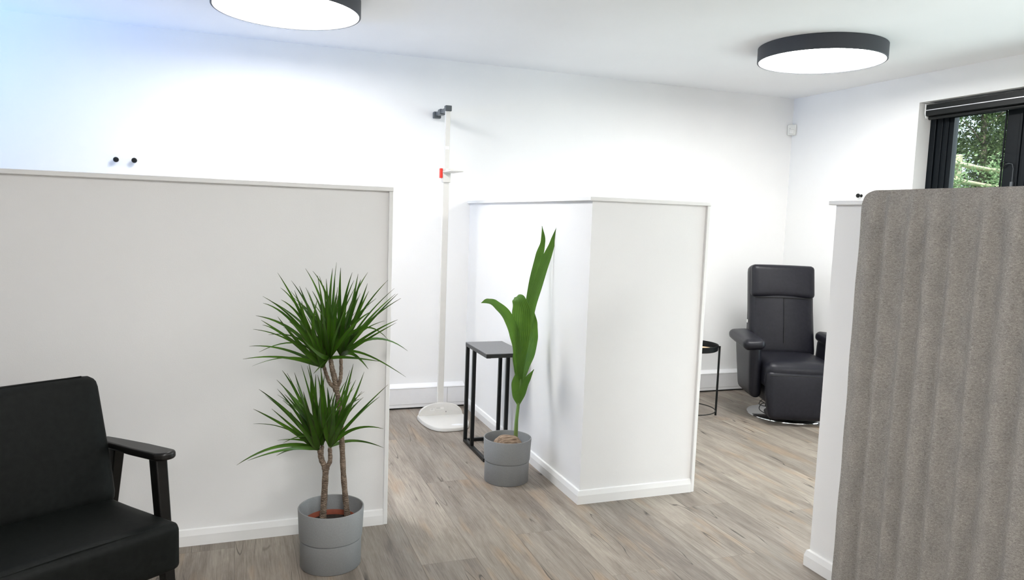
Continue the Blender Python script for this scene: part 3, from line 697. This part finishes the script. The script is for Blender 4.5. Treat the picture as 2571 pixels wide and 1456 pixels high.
PALM = {"L1": [[[1.377, 3.5, 0.517], [1.402, 3.51, 0.706], [1.427, 3.52, 0.883], [1.467, 3.53, 1.027], [1.504, 3.53, 1.15], [1.535, 3.52, 1.246], [1.545, 3.5, 1.324]], [6, 20, 34, 40, 38, 24, 2]], "L2": [[[1.38, 3.51, 0.548], [1.4, 3.53, 0.747], [1.425, 3.55, 0.924], [1.458, 3.57, 1.057], [1.487, 3.58, 1.169], [1.505, 3.58, 1.248], [1.492, 3.57, 1.326]], [6, 18, 28, 36, 34, 20, 1]], "L3": [[[1.378, 3.5, 0.506], [1.366, 3.48, 0.611], [1.36, 3.47, 0.714], [1.351, 3.45, 0.805], [1.338, 3.43, 0.896], [1.32, 3.42, 0.951], [1.318, 3.45, 0.968]], [6, 30, 60, 80, 80, 58, 22]], "L4": [[[1.376, 3.5, 0.494], [1.351, 3.49, 0.599], [1.335, 3.47, 0.703], [1.299, 3.44, 0.797], [1.242, 3.4, 0.879], [1.176, 3.36, 0.933], [1.127, 3.33, 0.957], [1.085, 3.31, 0.954]], [6, 24, 40, 56, 58, 46, 26, 2]], "L5": [[[1.381, 3.5, 0.494], [1.411, 3.52, 0.579], [1.443, 3.54, 0.654], [1.465, 3.56, 0.729], [1.469, 3.56, 0.809], [1.457, 3.55, 0.879]], [6, 34, 50, 48, 30, 2]], "L6": [[[1.368, 3.5, 0.393], [1.347, 3.48, 0.455], [1.336, 3.47, 0.514], [1.337, 3.47, 0.572]], [8, 34, 34, 3]], "L7": [[[1.37, 3.5, 0.393], [1.384, 3.49, 0.462], [1.403, 3.485, 0.525], [1.436, 3.47, 0.586]], [8, 30, 28, 2]], "L8": [[[1.378, 3.51, 0.481], [1.366, 3.52, 0.57], [1.36, 3.53, 0.636], [1.353, 3.53, 0.698]], [8, 30, 34, 10]]}
DP = Vector((.337, 2.81, 0))
dr = empty('potted_dracaena', 'spiky two-stemmed dracaena in a grey pot in front of the left partition', 'potted plant', DP)
pot(dr)
MB().lathe([(0, .10), (.094, .10), (.098, .158), (.102, .159), (.102, .174), (.098, .176), (.095, .172), (.092, .154), (0, .152)], 64).obj('nursery_pot', 'terracotta', dr, smooth=40)
MB().lathe([(0, .160), (.05, .162), (.0925, .157)], 48).obj('soil', 'soil', dr, smooth=40)
def trunkpath(keys, r0, r1):
    m = MB()
    for k, a, b_ in keys:
        P = crm([Vector(p) - DP for p in TR[k]], 8)
        rr = [a + (b_ - a) * i / (len(P) - 1) + .0007 * math.sin(i * 1.9) for i in range(len(P))]
        m.tube(P, rr, 12)
    return m
m = trunkpath([('t1', .0115, .0085), ('t1a', .0085, .0062), ('t1b', .0085, .0065), ('t1c', .0082, .0062), ('t1d', .0075, .0055)], 0, 0)
P0 = Vector(TR['t1'][0]) - DP; m.tube([P0 - Vector((0, 0, .03)), P0 + Vector((0, 0, .02))], [.014, .0115], 12)
PJ = Vector(TR['t1'][-1]) - DP; m.rbox(.026, .024, .034, .012, T(*PJ), n=5); m.obj('tall_trunk', 'bark', dr, smooth=60)
m = trunkpath([('t2', .0125, .0115), ('t2a', .0095, .0075), ('t2b', .0088, .007), ('t2c', .0095, .0078)], 0, 0)
P0 = Vector(TR['t2'][0]) - DP; m.tube([P0 - Vector((0, 0, .03)), P0 + Vector((0, 0, .02))], [.015, .0125], 12)
PJ = Vector(TR['t2'][-1]) - DP; m.rbox(.030, .026, .030, .012, T(*PJ), n=5); m.obj('short_trunk', 'bark', dr, smooth=60)
def rosette(rows, key, extra):
    m = MB(); m.uv = []
    view = Vector((-.35, -.93, .1)); base = None
    for rw in rows:
        if rw[0] != key: continue
        b = Vector(rw[1:4]) - DP; mid = Vector(rw[4:7]) - DP; t = Vector(rw[7:10]) - DP; base = b
        P = bez(b, mid, t, 14); w = rw[10] * .76
        wd = [w * min(1, .5 + 3.2 * i / 13) * (1 - max(0, i / 13 - .2) / .8) ** .85 + .0004 for i in range(14)]
        ribbon(P, wd, m, view=(view + Vector((random.uniform(-.35, .35), random.uniform(-.2, .2), random.uniform(-.3, .5)))).normalized(), twist=random.uniform(-.5, .5))
    for k in range(extra):      # blades towards and away from the room that fill the crown
        a = random.uniform(0, 2 * PI); el = random.uniform(.75, 1.5); ln = random.uniform(.20, .36)
        d = Vector((math.cos(a) * math.cos(el), math.sin(a) * math.cos(el) * .8, math.sin(el)))
        t = base + d * ln; t.z -= .05 * math.cos(el); t.y = min(t.y, P1Y - .05 - DP.y); mid = base + d * ln * .52 + Vector((0, 0, .012))
        P = bez(base, mid, t, 12); w = random.uniform(.0045, .0075)
        wd = [w * min(1, .5 + 3 * i / 11) * (1 - (max(0, i / 11 - .25) / .75) ** 1.35) + .0005 for i in range(12)]
        nv = Vector((-d.x, -d.y, 1.0)).normalized(); ribbon(P, wd, m, view=(nv * .5 + view * .7).normalized(), twist=random.uniform(-.6, .6))
    return m
for key in ('a', 'b', 'c'): rosette(LU, key, 18).obj('leaf_crown', 'dracaena', dr, smooth=180)
for key in ('d', 'e', 'g'): rosette(LL, key, 10).obj('leaf_crown', 'dracaena', dr, smooth=180)

PP = Vector((1.315, 3.50, 0))
pa = empty('potted_coconut_palm', 'young coconut palm with broad pleated leaves sprouting from a nut in a grey pot', 'potted plant', PP)
pot(pa)
MB().lathe([(0, .165), (.06, .166), (.112, .160)], 48).obj('soil', 'soil', pa, smooth=40)
def nut(P):
    a = math.atan2(P.z, P.y); k = 1 + .05 * math.cos(3 * a); P.y *= k; P.z *= k; P.x *= 1
    return P
MB().rbox(.150, .105, .105, .052, T(-.005, -.020, .186) @ R(rad(-12), 'Z') @ R(rad(6), 'Y'), n=12, puff=(.004, .006, .006), shape=nut).obj('coconut', 'coconut', pa, smooth=180)
S = crm([Vector(p) - PP for p in STEM], 6)
m = MB().tube(S, [.0108 - .0055 * i / (len(S) - 1) for i in range(len(S))], 12); 
m.tube([S[0] + Vector((.003, -.004, -.01)), S[3] + Vector((.004, -.004, 0)), S[8] + Vector((.006, -.004, 0))], [.007, .006, .001], 8)
m.obj('stem', 'stem', pa, smooth=60)
pv = Vector((-.35, -.93, .05)).normalized()
for kk, (pts, wd) in PALM.items():
    m = MB(); m.uv = []
    P = crm([Vector(p) - PP for p in pts], 6); nW = len(wd); W = []
    for i in range(len(P)):
        f = i / (len(P) - 1) * (nW - 1); a = int(min(f, nW - 2)); t = f - a; t = t * t * (3 - 2 * t); W.append((wd[a] * (1 - t) + wd[a + 1] * t) * .00118 / 2 + .0005)
    vv = pv
    if kk == 'L5': vv = Vector((-.75, -.6, .1)).normalized()
    if kk == 'L7': vv = Vector((-.1, -.95, .2)).normalized()
    if kk == 'L4': vv = Vector((-.1, -.8, .55)).normalized()
    ribbon(P, W, m, view=vv, fold=.28, ncross=9, twist=.12)
    m.obj('leaf', 'palm', pa, smooth=180)

# ---------------------------------------------------------------- black easy chair (foreground left)
ch = empty('lounge_armchair', 'low black leather armchair with black wooden arms in the left foreground', 'armchair', (-.18, 2.30, 0), rad(33))
sw = .56
def seatshape(P):
    P.x += (.027 if P.x > 0 else -.027) * max(0, (-P.y + .05) / .30) * min(1, abs(P.x) / .2)
    P.z += -.012 * max(0, (P.y + .235) / .47) ; return P
MB().rbox(sw, .50, .152, .026, T(-sw / 2, .245, .353), n=14, puff=(.002, .003, .014), shape=seatshape).obj('seat', 'leather', ch, smooth=180)
pp = [(-sw + .012, .012, .419), (-.012, .012, .419)]
st_ = ch.children[0]
MB().tube([(-sw + .02, .0135, .4255), (-sw / 2, .0130, .4300), (-.02, .0135, .4255)], .0022, 8).obj('seam', 'leather', st_)
Mb = T(-sw / 2, .415, .60) @ R(rad(-13.5), 'X')
bk = MB().rbox(sw, .095, .42, .036, Mb, n=14, puff=(0, .010, .004), shape=lambda P: Vector((P.x * (1 - .045 * max(0, P.z + .1) / .31), P.y, P.z))).obj('backrest', 'leather', ch, smooth=180)
MB().tube([Mb @ Vector((-sw / 2 + .06, -.026, .2095)), Mb @ Vector((sw / 2 - .06, -.026, .2095))], .0022, 8).obj('seam', 'leather', bk)
for sx in (1, -1):
    x0 = .012 if sx > 0 else -sw - .072
    cx = x0 + .016 if sx > 0 else x0 + .044
    # arm board: wide rounded front, tapering to the back
    poly = []
    for k in range(13):
        a = PI + PI * k / 12; poly.append((cx + .034 * math.cos(a), .105 + .034 * math.sin(a)))
    poly += [(cx + .034, .25), (cx + .026, .42), (cx + .020, .50), (cx - .020, .50), (cx - .028, .42), (cx - .036, .25)]
    am = MB().slab(poly, -.024, .0, M=T(0, .07, .622) @ R(rad(-5.5), 'X') @ T(0, -.07, 0))
    am.obj('arm', 'blackwood', ch, smooth=40, bev=.008)
    def bar(a, b_, w, d, nm):
        a = Vector(a); b_ = Vector(b_); m = MB(); V = [];
        for p, k in ((a, 1), (b_, .82)):
            V += [p + Vector((sx_ * w / 2 * k, sy_ * d / 2 * k, 0)) for sx_, sy_ in ((-1, -1), (1, -1), (1, 1), (-1, 1))]
        m.add(V, [(0, 3, 2, 1), (4, 5, 6, 7), (0, 1, 5, 4), (1, 2, 6, 5), (2, 3, 7, 6), (3, 0, 4, 7)]); m.obj(nm, 'blackwood', ch, smooth=40, bev=.004)
    bar((cx - .003, .132, .602), (cx + .006, .072, 0), .036, .046, 'leg')
    bar((cx - .004, .390, .580), (cx - .000, .540, 0), .034, .048, 'leg')
    MB().box(cx - .030, cx - .012, .08, .50, .295, .345, .003).obj('side_rail', 'blackwood', ch)
MB().box(-sw + .0, 0, .44, .465, .30, .345, .003).box(-sw, 0, .05, .072, .265, .285, .003).obj('cross_rail', 'blackwood', ch)

# ---------------------------------------------------------------- recliner
rc = empty('recliner', 'charcoal leather swivel recliner with high back on a round chrome base, in the far corner', 'recliner', (3.765, 4.240, 0), rad(-23))
MB().lathe([(0, 0), (.273, 0), (.276, .003), (.274, .008), (.255, .012), (0, .016)], 96).obj('base_disc', 'chrome', rc, smooth=40)
MB().lathe([(0, .0162), (.20, .0140), (.20, .018), (.06, .026), (.045, .05), (.040, .12), (0, .12)], 64, M=T(.04, -.03, 0)).obj('swivel_hub', 'blackmetal', rc, smooth=40)
MB().box(-.012, .022, -.215, -.19, .017, .030, .002).obj('base_label', 'scale_grey', rc)
def seatR(P):
    return P
s1 = MB().rbox(.50, .56, .19, .055, T(0, -.02, .335), n=14, puff=(.004, .006, .018)).obj('seat', 'leather2', rc, smooth=180)
def footsh(P):
    k = 1 - .10 * max(0, (-P.z) / .17); P.x *= k; return P
ft = MB().rbox(.49, .085, .33, .030, T(0, -.285, .205) @ R(rad(-6), 'X'), n=14, puff=(0, .012, .0), shape=footsh).obj('footrest', 'leather2', rc, smooth=180)
MB().tube([(-.235, -.336, .352), (0, -.345, .356), (.235, -.336, .352)], .0025, 8).obj('seam', 'seam', ft)
MB().box(-.21, .21, -.22, .24, .12, .26, .02, 3).obj('chassis', 'leather2', rc, smooth=40)
def backsh(P):
    k = 1 + .045 * (-P.z) / .35; P.x *= k if P.z < 0.05 else 1.0; P.y += .02 * math.cos(P.x / .26 * 1.2) * -1 + .02; return P
MbR = T(0, .285, .73) @ R(rad(-12), 'X')
bk = MB().rbox(.478, .13, .70, .045, MbR, n=16, puff=(0, .018, .002), shape=backsh).obj('backrest', 'leather2', rc, smooth=180)
hd = MB().rbox(.472, .075, .250, .032, MbR @ T(0, -.048, .219), n=12, puff=(0, .012, .0)).obj('headrest', 'leather2', rc, smooth=180)
MB().tube([MbR @ Vector((0, -.0850, .088)), MbR @ Vector((0, -.0925, .0)), MbR @ Vector((0, -.086, -.16)), MbR @ Vector((0, -.078, -.25))], .0022, 8).obj('centre_seam', 'seam', bk)
MB().tube([MbR @ Vector((-.215, -.072, .092)), MbR @ Vector((0, -.0875, .092)), MbR @ Vector((.215, -.072, .092))], .0028, 8).obj('headrest_seam', 'seam', bk)
MB().box(-.262, -.258, .22, .235, .64, .662).obj('care_tag', 'paper', bk)
for sx in (-1, 1):
    def armsh(P, sx=sx):
        f = (P.z + .22) / .44; P.x += sx * .035 * f; P.y *= .80 + .20 * f; return P
    am = MB().rbox(.080, .46, .40, .040, T(sx * .272, .01, .35), n=12, puff=(.006, .01, 0), shape=armsh).obj('armrest', 'leather2', rc, smooth=180)
    MB().rbox(.150, .47, .075, .034, T(sx * .320, -.005, .548) @ R(rad(sx * 5), 'Y') @ R(rad(2), 'X'), n=12, puff=(.004, .008, .008)).obj('armrest_pad', 'leather2', am, smooth=180)
MB().tube(crm([(-.12, -.02, .14), (-.17, -.06, .075), (-.13, -.12, .095), (-.20, -.10, .10), (-.23, -.13, .06), (-.16, -.17, .022), (-.20, -.225, .018)], 8), .0028, 8).obj('cable', 'cable', rc, smooth=60)
MB().tube(crm([(-.16, 0, .12), (-.215, -.06, .085), (-.17, -.12, .08), (-.13, -.07, .07), (-.20, -.02, .10)], 8), .0026, 8).obj('cable', 'cable', rc, smooth=60)

# ---------------------------------------------------------------- black tray table, coaster and plant stand beside the recliner
tx, ty = 3.218, 4.347
TX, TYc = 3.055, 4.44; TR_ = .205
tt = empty('tray_table', 'black round tray table on thin legs beside the recliner, half hidden by the middle partition', 'side table', (TX, TYc, 0))
MB().lathe([(0, .470), (.176, .470), (.186, .476), (.190, .512), (.1885, .514), (.186, .512), (.181, .480), (.172, .476), (0, .476)], 72).obj('tray', 'blackmetal', tt, smooth=40)
a0 = math.atan2(ty - TYc, tx - TX)
for k in range(3):
    a = a0 + k * 2 * PI / 3; c, s_ = math.cos(a), math.sin(a); d = .193 if k else .193
    lg = MB().tube([(c * .197, s_ * .197, 0), (c * .197, s_ * .197, .505)], .0075, 12).obj('leg', 'blackmetal', tt, smooth=40)
MB().tube([(.193 * math.cos(a), .193 * math.sin(a), .036) for a in [k * PI / 32 for k in range(65)]], .0035, 8).obj('lower_ring', 'blackmetal', tt, smooth=60)
tag(MB().lathe([(0, 0), (.078, 0), (.080, .003), (.078, .008), (0, .009)], 48, M=T(TX + .055, TYc - .04, .4762)).obj('wooden_coaster', 'lightwood', smooth=40), 'pale round wooden mat lying in the black tray', 'coaster')
ps = empty('plant_stand', 'black pot in a pale wooden ring stand, barely visible beside the middle partition', 'plant stand', (3.02, 4.82, 0))
MB().lathe([(0, .065), (.085, .065), (.105, .10), (.118, .17), (.110, .235), (.104, .235), (.110, .17), (.098, .10), (0, .08)], 48).obj('pot', 'blackmetal', ps, smooth=40)
MB().lathe([(.112, .078), (.124, .078), (.124, .102), (.112, .102)], 48, closed=True).obj('wooden_ring', 'lightwood', ps, smooth=40)
for k in range(3):
    a = .5 + k * 2 * PI / 3; MB().tube([(.118 * math.cos(a), .118 * math.sin(a), 0), (.118 * math.cos(a), .118 * math.sin(a), .08)], .006, 8).obj('leg', 'lightwood', ps)

# ---------------------------------------------------------------- felt screen (right foreground)
def screen():
    y0, y1, H, th, rr = .30, 2.038, 1.502, .022, .060
    zb = .02
    nY, nZ = 220, 44; V = []; F = []
    def wave(y, z):
        k = min(1, max(0, (H - z) / .16)) ** .7 * min(1, max(0, (y1 - y) / .05 + .2))
        return k * .0135 * math.sin(y * 2 * PI / .088 + .6 * math.sin(y * 7)) + .0025 * math.sin(y * 2 * PI / .051 + .8) + .0035 * math.sin(y * 2 * PI / .31 + 1.0) + .0012 * math.sin(z * 7 + y * 11)
    def edge(z):        # far vertical edge, rounded at the top, very slightly frayed
        e = y1 + .0012 * math.sin(z * 23)
        if z > H - rr: d = z - (H - rr); e -= rr - math.sqrt(max(0, rr * rr - d * d))
        return e
    zs = [zb + (H - rr - zb) * i / (nZ - 12) for i in range(nZ - 12)] + [H - rr + rr * math.sin(PI / 2 * i / 12) for i in range(13)]
    for side in (0, 1):
        for z in zs:
            e = edge(z)
            for i in range(nY + 1):
                y = y0 + (e - y0) * i / nY; x = wave(y, z) + (th if side else 0); V.append((x, y, z))
    n1 = nY + 1; m1 = len(zs)
    for side in (0, 1):
        o = side * n1 * m1
        for j in range(m1 - 1):
            for i in range(nY):
                q = (o + j * n1 + i, o + j * n1 + i + 1, o + (j + 1) * n1 + i + 1, o + (j + 1) * n1 + i); F.append(q if side else q[::-1])
    o = n1 * m1
    for i in range(nY): F.append((i, i + 1, o + i + 1, o + i)); a = (m1 - 1) * n1; F.append((a + i, o + a + i, o + a + i + 1, a + i + 1))
    for j in range(m1 - 1):
        for i in (0, nY): a = j * n1 + i; b_ = (j + 1) * n1 + i; F.append((a, b_, o + b_, o + a))
    t = empty('felt_screen', 'tall grey felt screen with soft vertical ribs and a rounded corner, at the right edge', 'screen', (2.080, 0, 0))
    MB().add(V, F).obj('felt_panel', 'felt', t, smooth=50)
    for y in (.55, 1.70): MB().box(-.012, .040, y - .05, y + .05, 0, .022, .004).obj('foot', 'blackmetal', t)
screen()

# ---------------------------------------------------------------- garden beyond the glass
struct(MB().add([(XW + .28, -20, -.06), (9.5, -20, -.02), (9.5, 45, -.02), (XW + .28, 45, -.06), (12, -20, 1.6), (12, 45, 1.6), (40, -20, 2.4), (40, 45, 2.4)],
    [(0, 1, 2, 3), (1, 4, 5, 2), (4, 6, 7, 5)]).obj('ground_outside', 'grass'), 'grassy bank outside')
def gz(x): return -.02 + 1.62 * min(1, max(0, (x - 9.5) / 2.5)) + max(0, x - 12) * .8 / 28
FY = 11.27
fe = empty('garden_fence', 'weathered post and rail fence outside the glazed doors', 'fence', (14.0, FY, gz(14)))
for k in range(-3, 5):
    x = k * 1.65; MB().box(x - .055, x + .055, -.05, .05, -.1, 2.98 - gz(14) + .02 - .10 * k, .012).obj('post', 'fence', fe)
for zz in (2.80, 2.46):
    V = MB()
    for k in range(-3, 4):
        x = k * 1.65; z = zz - gz(14) - .10 * k
        m = MB().tube(crm([(x - .05, -.06, z), (x + .8, -.068 + random.uniform(-.02, .02), z - .06), (x + 1.7, -.06, z - .10)], 5), [.046 + .006 * math.sin(i) for i in range(11)], 8)
        m.obj('rail', 'fence', fe, smooth=60)
def foliage(cx, cy, cz, sx, sy, sz, n, size, seed, lim=1.2):
    r = random.Random(seed); m = MB(); m.uv = []
    cl = [(r.gauss(0, .5), r.gauss(0, .5), r.uniform(-1, 1)) for _ in range(max(8, n // 28))]
    for _ in range(n):
        c = r.choice(cl); p = Vector((cx + sx * c[0] + r.gauss(0, .13), cy + sy * c[1] + r.gauss(0, .13), cz + sz * c[2] + r.gauss(0, .13)))
        p.x = max(cx - lim, min(cx + lim, p.x)) + r.uniform(-.05, .05); ly = lim * sy / max(sx, sy) + .12; p.y = max(cy - ly, min(cy + ly, p.y)) + r.uniform(-.04, .04)
        s = size * r.uniform(.5, 1.3); a = Vector((r.gauss(0, 1), r.gauss(0, 1), r.gauss(0, .6))).normalized(); b_ = a.orthogonal().normalized()
        b_ = Matrix.Rotation(r.uniform(0, 6.3), 3, a) @ b_
        m.add([p - a * s, p + b_ * s * .42, p + a * s, p - b_ * s * .42], [(0, 1, 2, 3)]); m.uv += [(.5, .1), (.7, .4), (.5, .6), (.3, .4)]
    return m
trees = [(12.9, 12.6, 'slender tree with a bare grey trunk, left in the glazed door'), (14.6, 12.7, 'leafy tree with a thick dark trunk, middle of the glazed door'),
         (16.4, 12.6, 'leafy tree behind the right end of the fence'), (11.1, 12.7, 'leafy tree beyond the left end of the fence'), (18.3, 12.7, 'leafy tree farthest right beyond the fence')]
for i, (x, y, lb) in enumerate(trees):
    t = empty('garden_tree', lb, 'tree', (x, y, gz(x)), 0, 'trees beyond the fence')
    r0 = (.07, .22, .09, .10, .12)[i]
    tm = MB().tube([(0, 0, -.1), (.05, 0, 1.2), (-.04, .03, 2.6), (.06, 0, 4.4)], [r0, r0 * .85, r0 * .7, r0 * .4], 10)
    for k in range(9):
        z = .6 + k * .38; a = k * 2.4 + i; tm.tube([(0, 0, z), (.35 * math.cos(a), .3 * math.sin(a), z + .35), (.66 * math.cos(a), .55 * math.sin(a), z + .55)], [r0 * .3, r0 * .2, .008], 6)
    tm.obj('trunk', 'trunkout', t, smooth=60)
    foliage(0, 0, 2.6, .55, .55, 2.3, 11000, .040, 20 + i, .75).obj('foliage', 'leafout', t)
for i, (x, y, lb) in enumerate([(13.0, 10.75, 'pale leafy climber over the fence left of its post'), (14.75, 10.75, 'pale leafy climber hanging over the fence right of its post'), (16.5, 10.75, 'pale leafy climber at the far right of the fence')]):
    t = empty('garden_shrub', lb, 'shrub', (x, y, gz(x)), 0, 'climbers on the fence')
    foliage(0, 0, .62, .5, .12, .55, 2200, .034, 50 + i, .72).obj('foliage', 'ivy', t)
    MB().tube([(0, 0, -.05), (.1, .05, .4), (-.05, .02, .9)], [.02, .015, .006], 8).obj('stem', 'trunkout', t)
for i, (x, y) in enumerate([(12.4, 14.6), (14.8, 14.6), (17.2, 14.6), (19.6, 14.6), (9.8, 14.6)]):
    t = empty('garden_hedge', 'dense green hedge growing behind the trees', 'hedge', (x, y, gz(x)), 0, 'hedge behind the trees')
    foliage(0, 0, 2.3, .9, .6, 2.4, 9000, .085, 80 + i, 1.15).obj('foliage', 'leafout', t)
    MB().tube([(0, 0, -.1), (.1, 0, 2.2)], [.06, .03], 8).obj('trunk', 'trunkout', t)

# ---------------------------------------------------------------- daylight and added blue fill
w = bpy.data.worlds.new('world'); sc.world = w; w.use_nodes = True
bg = w.node_tree.nodes['Background']; bg.inputs[0].default_value = (.78, .89, 1.0, 1); bg.inputs[1].default_value = SKY
sun = bpy.data.objects.new('sun', bpy.data.lights.new('sun', 'SUN')); col.objects.link(sun)
sun.data.energy = SUN; sun.data.angle = rad(1.0); sun.data.color = (1, .96, .88)
sun.rotation_euler = (rad(38), 0, rad(-62))
def area(name, loc, rot, sx, sy, e, c):
    l = bpy.data.lights.new(name, 'AREA'); l.shape = 'RECTANGLE'; l.size = sx; l.size_y = sy; l.energy = e; l.color = c
    o = bpy.data.objects.new(name, l); col.objects.link(o); o.location = loc; o.rotation_euler = rot; return o
# added blue fill tinting the left ceiling corner; daylight by the glazed doors
la = area('added_blue_fill', (XL - .35, 4.15, 1.30), (0, 0, 0), 1.1, 1.1, BLUE_FILL, (.17, .40, 1.0)); la.data.spread = rad(60)
la.rotation_euler = (Vector((-1.5, 4.75, 2.42)) - la.location).to_track_quat('-Z', 'Y').to_euler()
area('daylight_glazed_doors', (XW + .6, 2.5, 1.3), (0, rad(90), 0), 2.2, 2.4, DOOR, (.85, .93, 1.0))

# ---------------------------------------------------------------- camera
cd = bpy.data.cameras.new('camera'); cam = bpy.data.objects.new('camera', cd); col.objects.link(cam)
cd.sensor_fit = 'HORIZONTAL'; cd.sensor_width = 36.0; cd.lens = 1846.535 / 2571 * 36.0; cd.clip_start = .05; cd.clip_end = 200
yaw, pitch, roll = rad(20.5285), rad(-5.5580), rad(2.0323)
f = Vector((math.sin(yaw) * math.cos(pitch), math.cos(yaw) * math.cos(pitch), math.sin(pitch)))
r = Vector((math.cos(yaw), -math.sin(yaw), 0)); u = r.cross(f)
r2 = r * math.cos(roll) + u * math.sin(roll); u2 = u * math.cos(roll) - r * math.sin(roll)
M3 = Matrix((r2, u2, -f)).transposed()
cam.matrix_world = Matrix.Translation((0, 0, 1.36)) @ M3.to_4x4()
sc.camera = cam
vs = sc.view_settings; vs.view_transform = 'Standard'; vs.look = 'None'; vs.gamma = 1.0; vs.exposure = EXPO; vs.use_curve_mapping = False
cy = sc.cycles; cy.max_bounces = 10; cy.diffuse_bounces = 6; cy.transparent_max_bounces = 12; cy.use_denoising = True; cy.sample_clamp_indirect = 6.0
